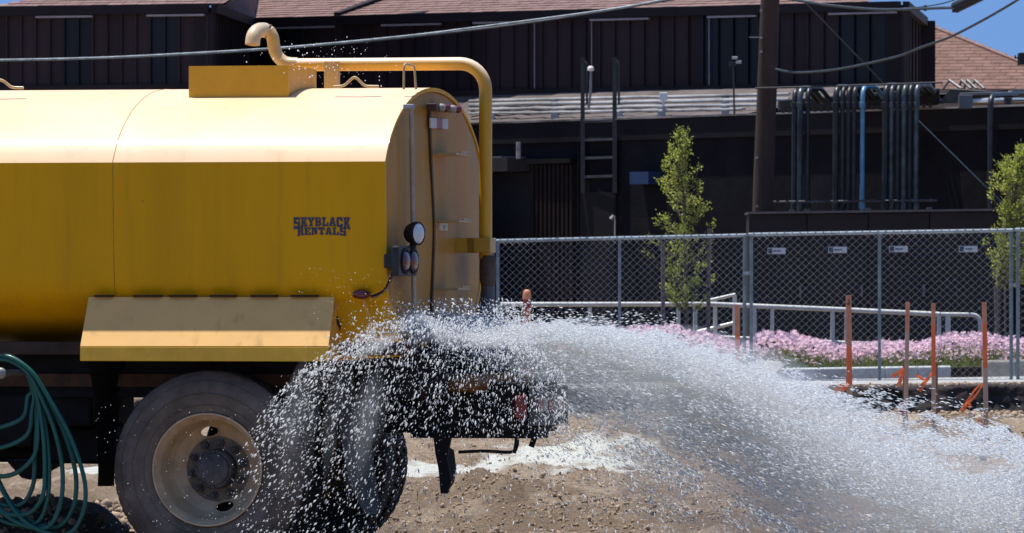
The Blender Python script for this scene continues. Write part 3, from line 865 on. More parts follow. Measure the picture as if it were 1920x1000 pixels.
# roof pipes lying along the deck
pm = mat('roof_pipe_galvanised', (.5, .5, .49), .4, .2, var=.3, vscale=1.2)
gpl = 'grey pipes along the roof'
for (ra, rb, off, r_, lab) in ((190, 176, 2.6, .024, 'grey roof pipe lying furthest back, just under the brown siding'),
                              (198, 185.5, 2.0, .030, 'thick grey roof pipe, second from the siding'),
                              (206, 195, 1.45, .024, 'grey roof pipe, third from the siding, catching the sun'),
                              (213.5, 203, .95, .020, 'thin grey roof pipe closest to the parapet')):
    ps = []
    for px_e in range(880, 1513, 40):
        row_e = ra + (rb - ra) * (px_e - 860) / 650 + .25 * math.sin(px_e * .02 + ra)
        best = None
        for f_ in np.linspace(.03, .97, 60):
            lo_, hi_ = -.15, 1.0
            for _ in range(18):
                t_ = (lo_ + hi_) / 2; bk = cC.lerp(cD, t_); fr_ = lP + dl * (bk - lP).dot(dl) + n_ * .3
                p_ = fr_.lerp(bk, f_)
                if 960 + p_.x / p_.y * F < px_e: lo_ = t_
                else: hi_ = t_
            p_.z = ZP - .02 + (ZB + .01 - ZP + .02) * f_ + r_ + .06
            e_ = abs(HY - (p_.z - HC) * F / p_.y - row_e)
            if best is None or e_ < best[0]: best = (e_, p_.copy())
        ps.append(best[1])
    p0, p1 = ps[0], ps[-1]
    mb = MB(); mb.tube(ps, r_, 8)
    for t_ in (.12, .3, .48, .66, .84):
        c0 = ps[int(t_ * (len(ps) - 1))]; mb.box(c0.x - .06, c0.x + .06, c0.y - .05, c0.y + .05, c0.z - .14, c0.z - r_)
    tag(mb.build('roof_pipe', pm, smooth=40), lab, 'pipe', gpl)
# pale thing on the roof
mb = MB(); c0 = W(1244, 181, 115.5); mb.box(c0.x - .06, c0.x + .06, c0.y - .05, c0.y + .05, c0.z - .06, c0.z + .06)
mb.box(c0.x - .02, c0.x + .02, c0.y - .02, c0.y + .02, c0.z - .16, c0.z - .06)
tag(mb.build('roof_vent', mat('white_vent', (.78, .8, .78), .5), bevel=.01), 'small white vent head on the roof between ladder and floodlight', 'vent')

# electrical conduits
cm = mat('conduit_black', (.032, .032, .036), .38, .25, var=.25, vscale=6)
cmb = mat('conduit_blue', (.15, .33, .50), .35, .2, var=.12, vscale=6)
cml = mat('conduit_grey_green', (.10, .115, .12), .35, .4, var=.3, vscale=6)
DC = 107.0
grp = 'conduits rising from the cabinets to the roof'
cond = [(1488, 164, .036, cm), (1498, 163, .045, cml), (1513, 162, .036, cm),
        (1566, 160, .043, cm), (1578.5, 160, .036, cm), (1589.5, 160, .036, cm), (1600, 160, .036, cm), (1616, 159, .034, cmb),
        (1659, 157, .045, cm), (1670, 157, .036, cml), (1682, 157, .036, cm), (1693.5, 157, .040, cml), (1705, 156, .036, cm), (1717, 156, .040, cml)]
labs = ['first dark conduit of the left trio beside the pole', 'second, thicker grey conduit of the left trio beside the pole', 'third conduit of the left trio, bending right over the parapet',
        'first dark conduit of the group of four', 'second dark conduit of the group of four', 'third dark conduit of the group of four', 'fourth dark conduit of the group of four, beside the blue one',
        'single light blue conduit, standing alone between the dark groups',
        'first dark conduit of the group of six', 'second conduit of the group of six with pale elbow', 'third dark conduit of the group of six', 'fourth conduit of the group of six with bright elbow', 'fifth dark conduit of the group of six', 'last conduit of the group of six, nearest the right tree']
for (x_, r_, rad, m_), lab in zip(cond, labs):
    t0 = empty('conduit', lab, 'conduit', W(x_, 397, DC), 0, grp)
    b0 = W(x_, 398, DC); b0.z -= .35; top_ = W(x_ + 1.5, r_ + 4, DC); 
    tp = top_ + Vector((.22, .75, .02)); tp2 = top_ + Vector((.42, 2.2, -.12))
    mb = MB(); mb.tube(fillet([b0, top_, tp, tp2], .2, 8), rad, 10); sub(t0, mb, 'pipe', m_, smooth=60)
    for rr_ in (197, 386):
        c0 = W(x_ + .8, rr_, DC); mb = MB(); mb.lathe([(rad + .001, -.04), (rad + .012, -.035), (rad + .012, .035), (rad + .001, .04)], c0, 'z', 10); sub(t0, mb, 'coupling', m_, smooth=50)
mb = MB(); mb.tube(fillet([W(1502, 300, DC - .05) + Vector((0, 0, 0)), W(1502, 208, DC - .05), W(1509, 200, DC + .1)], .15), .03, 8)
tag(mb.build('conduit', cm, smooth=60), 'short dark conduit with a low elbow between second and third of the left trio', 'conduit', grp)
mb = MB(); mb.tube(fillet([W(1857, 690, 104.5), W(1857, 180, 104.5), W(1905, 177, 106)], .2), .04, 8)
tag(mb.build('conduit', cm, smooth=60), 'lone dark conduit at the right edge above the small tree', 'conduit', grp)
# rail across conduits
mb = MB(); mb.tube([W(1417, 379, DC - .15), W(1757, 376, DC - .15)], .014, 6)
for i in range(18):
    c0 = W(1440 + i * 18, 378.6 - i * .16, DC - .15); mb.box(c0.x - .02, c0.x + .02, c0.y - .02, c0.y + .02, c0.z - .02, c0.z + .02)
tag(mb.build('strut_rail', mat('strut_grey', (.10, .10, .11), .45, .3, var=.4, vscale=5), smooth=40), 'thin horizontal strut clamped across the lower ends of the conduits', 'rail')
# black junction box on the roof behind the conduits
jb = empty('junction_box', 'long black junction box on the roof behind the tops of the conduits', 'junction box', W(1600, 210, 109.5))
mb = MB(); a, b_ = W(1461, 207, 109.6), W(1762, 196, 108.6)
ja, jc = W(1461, 187, 109.6), W(1762, 165, 108.6)
mb.hexa([a, b_, b_ + Vector((0, .7, 0)), a + Vector((0, .7, 0)), ja, jc, jc + Vector((0, .7, 0)), ja + Vector((0, .7, 0))]); sub(jb, mb, 'casing', mat('box_black', (.012, .012, .014), .5, var=.3), bevel=.02)
for i in range(24):
    x_ = 1468 + i * 12; c0 = W(x_, 208.5 - (x_ - 1461) * .037, 109.5 - i * .04); mb = MB(); mb.box(c0.x - .02, c0.x + .025, c0.y - .03, c0.y + .03, c0.z - .03, c0.z + .028); sub(jb, mb, 'foot', lm)
mb = MB(); mb.tube([W(1416, 166, 105.5), W(1540, 162.5, 105.5), W(1768, 155, 105.5)], .013, 6)
tag(mb.build('support_wire', lm, smooth=40), 'taut dark wire running level from the pole over the conduit elbows', 'wire')
# things on the right of the roof
mb = MB()
for (x_, w_) in ((1781, 13), (1804, 8), (1815, 8), (1829, 8)):
    a, t_, b_ = W(x_ - w_, 168, 111.5), W(x_ - 1, 151, 111.5), W(x_ + w_, 168, 111.5)
    mb.tube([a, t_], .018, 6); mb.tube([t_, b_ + Vector((.05, -.3, 0))], .024, 6)
tag(mb.build('pipe_trestle', mat('trestle_grey', (.14, .14, .14), .5, .3, var=.3, vscale=8), smooth=40), 'row of grey triangular brackets standing on the roof at right', 'bracket')
mb = MB(); mb.hexa([W(1762, 196, 108.4), W(1848, 175, 108.4), W(1848, 175, 109.4), W(1762, 196, 109.4), W(1762, 190, 108.4), W(1782, 168, 108.4), W(1782, 168, 109.4), W(1762, 190, 109.4)])
mb.tube([W(1780, 169, 108.4), W(1849, 173, 108.4)], .025, 6)
tag(mb.build('cable_tray', mat('tray_dark', (.05, .05, .05), .5, .2, var=.4, vscale=4)), 'dark sloping cable tray beside the grey triangular brackets', 'cable tray')
mb = MB(); mb.tube([W(1763, 190, 108.7), W(1935, 187, 108.0)], .032, 8)
tag(mb.build('roof_pipe', mat('bluish_pipe', (.48, .55, .62), .3, .4, var=.2, vscale=3), smooth=40), 'bright bluish pipe running behind the small grey box at right', 'pipe', gpl)
mb = MB(); a = W(1798, 204, 107.2); b_ = W(1823, 178, 107.2); mb.box(a.x, b_.x, 107.15, 107.4, a.z, b_.z)
tag(mb.build('electrical_box', mat('slate_grey_box', (.10, .125, .15), .5, .2, var=.1), bevel=.01), 'small slate grey electrical box standing on the right of the parapet', 'electrical box')
mb = MB(); mb.tube([W(1800, 180, 107.7), W(1858, 178, 107.5), W(1935, 178, 107.2)], .045, 8); mb.tube(fillet([W(1890, 200, 107.6), W(1890, 176, 107.6), W(1935, 175, 107.9)], .12), .06, 8)
tag(mb.build('roof_pipe', cm, smooth=40), 'thick black pipe along the parapet at the right edge', 'pipe', gpl)

# electrical cabinets behind the fence
cbm = mat('cabinet_brown_black', (.016, .0125, .0145), .5, spec=.25, var=.15, vscale=2.5, objrand=.15)
cbt = mat('cabinet_top', (.10, .09, .09), .5, var=.2)
cab = empty('electrical_cabinet', 'row of four dark metal cabinets with white warning labels behind the fence', 'cabinet', W(1632, 690, 103.5)); cab.location.z = .33
DCa, DCb = 104.0, 103.0
edges = [1404, 1513, 1628, 1743, 1864]
def cD_(px): return DCa + (px - 1404) / 460 * (DCb - DCa)
def crow(px, r0=399, r1=393): return r0 + (px - 1404) / 460 * (r1 - r0)
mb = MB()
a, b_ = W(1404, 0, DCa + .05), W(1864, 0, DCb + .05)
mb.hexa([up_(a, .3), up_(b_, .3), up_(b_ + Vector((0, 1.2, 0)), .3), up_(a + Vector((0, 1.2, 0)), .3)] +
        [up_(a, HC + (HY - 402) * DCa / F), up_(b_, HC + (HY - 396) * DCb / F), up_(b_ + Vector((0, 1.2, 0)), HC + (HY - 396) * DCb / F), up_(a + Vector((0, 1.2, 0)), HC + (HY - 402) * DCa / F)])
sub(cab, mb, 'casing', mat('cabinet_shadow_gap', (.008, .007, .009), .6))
mb = MB(); za, zb = HC + (HY - 402) * DCa / F + .002, HC + (HY - 396) * DCb / F + .002
a, b_ = W(1402, 0, DCa - .06), W(1866, 0, DCb - .06)
mb.hexa([up_(a, za), up_(b_, zb), up_(b_ + Vector((0, 1.4, 0)), zb), up_(a + Vector((0, 1.4, 0)), za), up_(a, za + .03), up_(b_, zb + .03), up_(b_ + Vector((0, 1.4, 0)), zb + .03), up_(a + Vector((0, 1.4, 0)), za + .03)])
sub(cab, mb, 'top_lip', cbt)
for x_ in (1514, 1628, 1743, 1485):
    c0 = W(x_, crow(x_) - 1, cD_(x_) + .02); mb = MB(); mb.box(c0.x - .035, c0.x + .035, c0.y, c0.y + .1, c0.z - .0, c0.z + .035); sub(cab, mb, 'lifting_lug', cbt)
labpx = [(1439, 1473, 465, 476.5), (1553, 1588, 463, 474.5), (1667, 1702, 461.5, 473), (1798, 1833, 461.5, 473)]
hand = [(1501, 535, 558), (1616, 534, 556), (1732, 533, 556), None]
for i in range(4):
    e0, e1 = edges[i] + .8, edges[i + 1] - .8
    a, b_ = W(e0, 0, cD_(e0)), W(e1, 0, cD_(e1))
    z1a, z1b = HC + (HY - 403) * cD_(e0) / F, HC + (HY - 397 - 0) * cD_(e1) / F
    z1 = HC + (HY - crow((e0 + e1) / 2) - 4) * cD_(e0) / F
    mb = MB(); mb.hexa([up_(a, .35), up_(b_, .35), up_(b_ + Vector((0, .04, 0)), .35), up_(a + Vector((0, .04, 0)), .35), up_(a, z1), up_(b_, z1), up_(b_ + Vector((0, .04, 0)), z1), up_(a + Vector((0, .04, 0)), z1)])
    dr = sub(cab, mb, 'door', cbm, bevel=.006)
    x0, x1, r0, r1 = labpx[i]
    p0, p1 = W(x0, r0, cD_(x1) - .012), W(x1, r1, cD_(x1) - .012)
    # sub-parts of the door
    def dsub(mb, nm, m_, **k):
        o = mb.build(nm, m_, **k); o.parent = dr; return o
    mb = MB(); mb.box(p0.x, p1.x, p0.y, p0.y + .004, p1.z, p0.z); dsub(mb, 'warning_label', mat('pale_label', (.55, .62, .68), .5, var=.05))
    sw = (p1.x - p0.x); sh_ = p0.z - p1.z
    mb = MB(); mb.box(p0.x + .008, p0.x + sw * .27, p0.y - .002, p0.y - .0005, p1.z + .008, p0.z - .008)
    xx = p0.x + sw * .33
    for k, ln in enumerate((.09, .045, .06, .04, .07, .05)):
        if xx + sw * ln > p1.x - sw * .12: break
        zc = (p0.z + p1.z) / 2; hh_ = sh_ * random.uniform(.08, .16)
        mb.box(xx, xx + sw * ln, p0.y - .002, p0.y - .0005, zc - hh_, zc + hh_); xx += sw * (ln + .012)
    dsub(mb, 'label_print', mat('label_ink', (.04, .05, .09), .5))
    if hand[i]:
        x_, h0, h1 = hand[i]; c0, c1 = W(x_, h0, cD_(x_) - .02), W(x_, h1, cD_(x_) - .02)
        mb = MB(); mb.box(c0.x - .014, c0.x + .014, c0.y - .02, c0.y + .028, c1.z, c0.z); dsub(mb, 'handle', mat('handle_grey', (.12, .12, .14), .4, .3), bevel=.005)
    # shallow stiffening frame on the upper band
    zf = HC + (HY - 436) * cD_(e0) / F
    mb = MB(); mb.box(a.x + .1, b_.x - .1, min(a.y, b_.y) - .012, min(a.y, b_.y) - .002, zf, z1 - .05) if False else None

# ------------------------------------------------------------------ utility pole and lines
pole = empty('utility_pole', 'tall brown wooden utility pole leaning slightly, behind the cabinets', 'utility pole', W(1431, 690, 106))
pole.location.z = .3
wood = mat('weathered_pole_wood', (.060, .031, .022), .8, var=.3, vscale=5, streak=True, bump=.6, bscale=25, color2=(.024, .016, .013))
pts = [Vector((W(1424, 690, 106).x, 106, .2)), W(1430.5, 395, 106), W(1437, 200, 106), W(1444, 0, 106), W(1452, -260, 106)]
mb = MB(); mb.tube(crom(pts, 10), [ .155 - .028 * t_ for t_ in np.linspace(0, 1, 41)], 20); sub(pole, mb, 'shaft', wood, smooth=60)
for r_ in (97, 296, 387, 20, 71):
    c0 = W(1427 if r_ < 150 else 1419, r_, 105.9); mb = MB(); mb.lathe([(0, -.03), (.02, -.03), (.02, .01), (0, .01)], c0, 'y', 8); sub(pole, mb, 'bolt', mat('bolt_grey', (.35, .33, .3), .5, .4))
mb = MB(); c0 = W(1421, 70, 105.9); mb.box(c0.x - .12, c0.x + .06, c0.y - .01, c0.y + .01, c0.z - .008, c0.z + .008); sub(pole, mb, 'step_bolt', mat('bolt_grey', (.35, .33, .3), .5, .4))

def cable(name, pts, D0, D1, r, m_, lab, cat='cable', grp=None):
    n_ = len(pts); P_ = [W(a, b_, D0 + (D1 - D0) * (a - pts[0][0]) / (pts[-1][0] - pts[0][0] + 1e-6)) for (a, b_) in pts]
    mb = MB(); mb.tube(crom(P_, 8), r, 7)
    return tag(mb.build(name, m_, smooth=60), lab, cat, grp)
cg = mat('cable_grey', (.26, .30, .33), .45, .2, var=.3, vscale=6)
ck = mat('cable_black', (.028, .04, .045), .5, var=.3, vscale=6)
cable('overhead_cable', [(-300, 116), (0, 113), (180, 109), (330, 102), (500, 92), (620, 82), (780, 66), (900, 51), (1030, 34), (1150, 17), (1250, -1), (1500, -50)], 95, 95, .015, cg, 'thick grey overhead cable crossing the brown siding, the upper of the twisted pair', grp='overhead cables')
cable('overhead_cable', [(-300, 118.5), (0, 115), (330, 104.5), (620, 84), (780, 68.5), (900, 55), (1000, 42), (1100, 27), (1240, 3.5), (1500, -40)], 95.3, 95.3, .012, ck, 'thinner dark overhead cable hanging just below the thick grey one', grp='overhead cables')
cable('overhead_cable', [(1455, 130), (1475, 134.5), (1500, 136.5), (1550, 133), (1600, 125), (1680, 107), (1725, 90), (1780, 70), (1830, 45), (1880, 17), (1920, -8), (1980, -50)], 105.5, 90, .017, ck, 'dark cable sagging from the pole up to the top right corner across the sky', grp='overhead cables')
cable('overhead_cable', [(1440, -8), (1495, 1), (1560, 11), (1640, 18), (1700, 18), (1760, 15.5), (1790, 15)], 105, 98, .02, ck, 'dark cable running from the pole top to the splice case', grp='overhead cables')
cable('overhead_cable', [(1690, 16), (1730, 13), (1770, 6), (1800, -4)], 100, 98, .008, ck, 'very thin wire above the splice cable at upper right', grp='overhead cables')
cable('guy_wire', [(1498, -8), (1655, 155)], 105.5, 106.5, .010, mat('guy_dark', (.05, .055, .06), .5), 'thin guy wire slanting down over the brown siding right of the pole', 'wire', 'guy wires')
cable('guy_wire', [(1722, 226), (1850, 352), (1900, 401)], 104.8, 104.6, .008, mat('guy_blue', (.10, .14, .18), .4, .3), 'thin bluish guy wire slanting down the black wall behind the right tree', 'wire', 'guy wires')
sp = empty('splice_case', 'black ribbed cable splice case hanging at the top right corner', 'splice case', W(1812, 8, 98))
mb = MB(); mb.tube([W(1786, 17, 98), W(1790, 15, 98), W(1850, -14, 98), W(1880, -28, 98)], [.05, .075, .075, .05], 12); sub(sp, mb, 'body', mat('splice_black', (.012, .012, .015), .45, var=.3), smooth=50)
for k in range(5):
    c0 = W(1788 + k * 4.5, 20 - k * 1.6, 97.95); mb = MB(); mb.lathe([(0, -.03), (.022, -.02), (.022, .02), (0, .03)], c0, 'z', 8); sub(sp, mb, 'lug', mat('splice_black', (.012, .012, .015), .45))
mb = MB(); c0 = W(1735, 14, 99.3); mb.box(c0.x - .02, c0.x + .02, c0.y - .02, c0.y + .02, c0.z - .05, c0.z + .03); tag(mb.build('cable_clamp', ck, bevel=.005), 'small black clamp on the cable left of the splice case', 'clamp')
mb = MB(); a, b_ = W(1912, 121, 112), W(1960, 99, 112); mb.box(a.x, b_.x, 112, 112.5, a.z, b_.z); c0 = W(1905, 109, 112.1); mb.box(c0.x - .02, a.x, c0.y, c0.y + .02, c0.z - .01, c0.z + .01); mb.box(c0.x - .02, c0.x, c0.y, c0.y + .02, c0.z - .01, c0.z + .04)
mb.tube([W(1940, 121, 112.2), W(1940, 200, 112.2)], .04, 8)
tag(mb.build('roof_hood', mat('splice_black', (.012, .012, .015), .45)), 'small black hood with a hook at the right edge below the sky', 'hood')

# ------------------------------------------------------------------ white railings
rm = mat('white_rail_paint', (.62, .63, .58), .45, var=.12, vscale=4, coat=.2)
def rails(name, lab, rows, D, grp='white pipe railings'):
    e = empty(name, lab, 'railing', W(rows[0][1][0][0], 650, D), 0, grp); e.location.z = .45
    for (nm, pts_, r_) in rows:
        P_ = [W(p[0], p[1], p[2] if len(p) > 2 else D) for p in pts_]
        mb = MB(); mb.tube(fillet(P_, .12, 6) if len(P_) > 2 else P_, r_, 10); sub(e, mb, nm, rm, smooth=60)
rails('pipe_railing', 'long level white pipe railing behind the fence, left of the leaning tree stake', [
    ('post', [(940.5, 576), (940.5, 668)], .026),
    ('top_rail', [(938, 571), (1336, 570.5)], .030), ('post', [(1106, 576), (1106, 668)], .026), ('post', [(1272, 576), (1272, 668)], .026)], 98.6)
rails('pipe_railing', 'white pipe ramp railing sloping down right in front of the cabinets, with a rounded end', [
    ('top_rail', [(1330, 570.5), (1560, 580), (1762, 589.5)], .031), ('lower_rail', [(1291, 630), (1405, 635.5), (1745, 650)], .028),
    ('post', [(1303.5, 576), (1303.5, 672)], .028), ('post', [(1448, 578), (1448, 640)], .024), ('post', [(1414.5, 577), (1414.5, 690)], .028),
    ('post', [(1561, 583), (1561, 690)], .028), ('post', [(1586.5, 584), (1586.5, 690)], .024), ('post', [(1760.5, 592), (1760.5, 690)], .027),
    ('post', [(1777.5, 589), (1777.5, 690)], .033), ('end_loop', [(1764, 589.5), (1838, 590.5), (1838, 690)], .027)], 97.7)
rails('pipe_railing', 'small white stair railing with slanting rails, behind the orange stake beside the fence post', [
    ('top_rail', [(1328, 564), (1379, 552.5)], .022), ('slanting_rail', [(1302, 624), (1380, 605)], .024), ('foot_rail', [(1345, 651), (1380, 648.5)], .024),
    ('post', [(1341, 562), (1341, 660)], .026), ('post', [(1377.5, 554), (1377.5, 668)], .028)], 99.4)

# ------------------------------------------------------------------ chain-link fence
fp = mat('fence_galvanised', (.30, .34, .37), .42, .45, var=.2, vscale=9)
fpb = mat('fence_post_bluish', (.20, .25, .28), .45, .35, var=.2, vscale=6)
wm = mat('fence_wire', (.36, .38, .40), .4, .55, var=.1)
FX = [380, 926, 932, 1397.5, 1407, 1897.5, 1907, 2400]
def fD(px): return float(np.interp(px, [300, 932, 1398, 1900, 2400], [98.6, 95.5, 93.0, 90.5, 88.2]))
def ftop(px): return float(np.interp(px, [300, 932, 1398, 1408, 1900, 1906, 2400], [462, 452, 441.5, 440, 432, 431, 422]))
def fence_panel(x0, x1, lab, cols=None, botz=None):
    e = empty('chain_link_fence', lab, 'fence', W(x0, 700, fD(x0)), 0, 'temporary chain link fence panels')
    p0, p1 = W(x0, ftop(x0), fD(x0)), W(x1, ftop(x1), fD(x1))
    H = 1.845; L_ = (p1.to_2d() - p0.to_2d()).length
    dz = p1.z - p0.z
    e.location.z = p0.z - H
    P_ = lambda a, h_, o_=0.0: p0 + (p1 - p0) * (a / L_) + Vector((0, o_, -H + h_))
    mb = MB(); mb.tube([P_(-.02, H), P_(L_ + .02, H)], .0225, 8); sub(e, mb, 'top_rail', fp, smooth=50)
    mb = MB(); mb.tube([P_(0.03, .03), P_(L_ - .03, .03)], .019, 8); sub(e, mb, 'bottom_rail', fp, smooth=50)
    for a in (.012, L_ - .012): mb = MB(); mb.tube([P_(a, -.02), P_(a, H - .02)], .0215, 8); sub(e, mb, 'post', fpb, smooth=50)
    mb = MB(); mb.tube([P_(L_ / 2, .03), P_(L_ / 2, H - .02)], .019, 8); sub(e, mb, 'middle_post', fpb, smooth=50)
    # woven wire
    wv, hv = .118, .088; mb = MB(); nC = int(L_ / (wv / 2)) ; nR = int((H - .03) / (hv / 2))
    for c in range(0, nC):
        pts_ = []
        for r_ in range(nR + 1):
            side = (r_ + c) % 2
            a = (c + side) * wv / 2 + .02
            pts_.append(P_(min(a, L_ - .02) + random.uniform(-.002, .002), .03 + r_ * hv / 2 + random.uniform(-.001, .001), -.030 + (.004 if side else -.004) + .012 * math.sin(a * 2.3 + r_ * .13)))
        if (c % 1) == 0: mb.tube(pts_, .0026, 3, caps=False)
    o = sub(e, mb, 'wire_mesh', wm, fix=False); o['kind'] = 'stuff'
    mb = MB(); nk = int(L_ / .118)
    for k in range(nk):
        c0 = P_(k * .118 + .05, H + .024); mb.box(c0.x - .006, c0.x + .006, c0.y - .03, c0.y + .004, c0.z - .03, c0.z + .006)
    sub(e, mb, 'wire_ties', fp, fix=False)['kind'] = 'stuff'
fence_panel(FX[0], FX[1], 'chain link fence panel standing mostly behind the yellow tank')
fence_panel(FX[2], FX[3], 'chain link fence panel with the slim tree behind it, right of the tank pipe')
fence_panel(FX[4], FX[5], 'chain link fence panel in front of the labelled cabinets')
fence_panel(FX[6], FX[7], 'chain link fence panel cut off by the right edge')
for (x_, r_, lab) in ((1402, 513, 'metal clamp joining the fence posts left of the cabinets'), (1902, 535, 'metal clamp joining the fence posts at the right edge')):
    c0 = W(x_, r_, fD(x_)); mb = MB(); mb.box(c0.x - .06, c0.x + .06, c0.y - .035, c0.y - .022, c0.z - .018, c0.z + .018); mb.box(c0.x - .012, c0.x + .012, c0.y - .05, c0.y + .04, c0.z - .012, c0.z + .012)
    tag(mb.build('fence_clamp', fp, bevel=.004), lab, 'clamp', 'fence clamps')

# red capped bollard and the reddish pipe on the apron
bo = empty('bollard', 'orange red bollard with pale rounded cap and dark red band, in front of the railing', 'bollard', W(988, 640, 93))
c0 = W(988, 640, 93); zt = W(988, 548, 93).z
mb = MB(); mb.lathe([(.048, .3), (.048, zt - .09), ], (c0.x, c0.y, 0), 'z', 20, close=True); sub(bo, mb, 'post', mat('bollard_orange', (.50, .15, .06), .55, var=.15, vscale=12), smooth=50)
mb = MB(); mb.lathe([(.0495, zt - .22), (.0495, zt - .095)], (c0.x, c0.y, 0), 'z', 20); sub(bo, mb, 'band', mat('bollard_red', (.26, .015, .03), .45), smooth=50)
mb = MB(); mb.lathe([(.052, zt - .09), (.052, zt - .02), (.044, zt + .01), (.025, zt + .03), (0, zt + .035)], (c0.x, c0.y, 0), 'z', 20); sub(bo, mb, 'cap', mat('bollard_cap', (.58, .22, .10), .5, var=.15), smooth=50)
mb = MB(); mb.tube(crom([W(1848, 723, 89.2), W(1880, 722.5, 89.3), W(1935, 722, 89.4)]), .022, 8)
tag(mb.build('red_pipe', mat('salmon_pipe', (.40, .13, .09), .5, var=.2, vscale=4), smooth=50), 'salmon red pipe lying along the pavement edge at right', 'pipe')
mb = MB(); c0 = W(1793, 725, 89); mb.prism([c0 + Vector((-.02, 0, -.012)), c0 + Vector((.02, 0, -.012)), c0 + Vector((.014, 0, .012)), c0 + Vector((-.01, 0, .014))], (0, .03, 0))
tag(mb.build('stone', MATS['black_rubber_mat']), 'small dark stone on the pavement between the stakes', 'stone')

# ------------------------------------------------------------------ survey stakes
raw = mat('stake_wood', (.58, .42, .31), .75, var=.15, vscale=9, streak=True)
orange = mat('stake_orange_paint', (.95, .20, .07), .5, var=.12, vscale=9)
fadeor = mat('stake_faded_paint', (.68, .29, .17), .6, var=.12, vscale=9)
ribm = mat('orange_ribbon', (1.0, .40, .18), .45, var=.1, vscale=10, transl=.55)
magm = mat('magenta_bristles', (.75, .03, .22), .5, var=.15, transl=.3)
def stake(x0, x1, rt, rbm, D, lab, bands, wpx=5.0, second=None, ribbon=None, mark=False):
    gz = gz1((x1 - 960) / F * D, D)
    e = empty('survey_stake', lab, 'stake', W(x1, rbm, D), 0, 'wooden survey stakes'); e.location.z = gz
    top_, bot = W(x0, rt, D), W(x1, rbm, D); bot.z = min(bot.z, gz) - .02
    def seg(ra, rb, m_, nm, grow=0.0):
        ta = (ra - rt) / (rbm - rt); tb = (rb - rt) / (rbm - rt)
        a = top_.lerp(bot, ta); b_ = top_.lerp(bot, tb); hw = wpx / F * D + grow; th = .009 + grow
        mb = MB(); mb.hexa([b_ + Vector((-hw, -th, 0)), b_ + Vector((hw, -th, 0)), b_ + Vector((hw, th, 0)), b_ + Vector((-hw, th, 0)), a + Vector((-hw, -th, 0)), a + Vector((hw, -th, 0)), a + Vector((hw, th, 0)), a + Vector((-hw, th, 0))])
        return sub(e, mb, nm, m_, bevel=.001)
    for (ra, rb, m_, nm) in bands: seg(ra, rb, m_, nm)
    if second:
        sx, st = second; a = W(sx, st, D + .02); b_ = W(sx - 0, rbm, D + .02); b_.z = bot.z
        mb = MB(); hw = 3.0 / F * D; mb.hexa([b_ + Vector((-hw, 0, 0)), b_ + Vector((hw, 0, 0)), b_ + Vector((hw, .018, 0)), b_ + Vector((-hw, .018, 0)), a + Vector((-hw, 0, 0)), a + Vector((hw, 0, 0)), a + Vector((hw, .018, 0)), a + Vector((-hw, .018, 0))]); sub(e, mb, 'backing_lath', mat('lath_brown', (.28, .17, .10), .8, var=.2))
    if mark:
        c0 = top_ + Vector((0, -.0112, 0)); u = D / F
        mb = MB()
        def st_(pts_): 
            for a, b_ in zip(pts_[:-1], pts_[1:]):
                mb.tube([c0 + Vector((a[0] * u, 0, -a[1] * u)), c0 + Vector((b_[0] * u, 0, -b_[1] * u))], .0028, 4)
        st_([(-1.5, 8.5), (1, 8), (2, 10), (0, 11), (2.2, 12), (1, 13.6), (-1.2, 13.2)])   # 3
        st_([(-4.3, 15.2), (4.3, 15.2)])
        st_([(-2.5, 18.5), (-1.2, 16.8), (.3, 17.2), (-.6, 18.6), (2.6, 18.4)])
        sub(e, mb, 'handwriting', mat('marker_ink', (.06, .02, .03), .6), fix=False)
    if ribbon:
        for k, path in enumerate(ribbon):
            P_ = crom([W(p[0], p[1], D - .03 - .01 * k - .015 * math.sin(i * 2.1 + k)) for i, p in enumerate(path)], 6)
            wd_ = path[0][2] if len(path[0]) > 2 else 4.0
            mb = MB(); vs = []
            for i, p in enumerate(P_):
                t_ = (P_[min(i + 1, len(P_) - 1)] - P_[max(i - 1, 0)]).normalized()
                nrm = Vector((-t_.z, .35 * math.sin(i * .45 + k), t_.x)).normalized()
                hw = wd_ / F * D * (.35 + .65 * min(1, i / (len(P_) * .6))) * .5 * (1 + .15 * math.sin(i * 1.3))
                vs += [p - nrm * hw, p + nrm * hw]
            fs = [(2 * i, 2 * i + 1, 2 * i + 3, 2 * i + 2) for i in range(len(P_) - 1)]
            mb.add(vs, fs); o = sub(e, mb, 'ribbon', ribm, fix=False)
            sd = o.modifiers.new('thick', 'SOLIDIFY'); sd.thickness = .0015
    return e
stake(1382.5, 1383.5, 572, 690, 80, 'short orange stake left of the fence posts, half lost in spray', [(572, 600, fadeor, 'faded_top'), (600, 690, orange, 'painted_shaft')], 4.6)
stake(1591, 1594, 554, 752, 67, 'tallest stake with pencilled mark on top, in front of the third fence panel', [(554, 622, fadeor, 'faded_top'), (622, 672, orange, 'painted_band'), (672, 752, raw, 'shaft')], 5.2,
      second=(1589.5, 706), mark=True, ribbon=[[(1592, 719, 6), (1580, 727), (1566, 737), (1556, 750)], [(1592, 720, 9), (1584, 728), (1572, 741), (1560, 752)], [(1590, 718, 4), (1576, 722), (1564, 733)]])
stake(1702, 1697.5, 567, 777, 68, 'slim wooden stake with orange ribbon hanging left, third from the right edge', [(567, 610, fadeor, 'faded_top'), (610, 777, raw, 'shaft')], 3.9,
      second=(1696, 679), ribbon=[[(1694, 689, 8), (1688, 697), (1680, 702), (1673, 706)], [(1694, 690, 8), (1690, 704), (1688, 714), (1684, 724)], [(1694, 691, 5), (1693, 703), (1687, 712)]])
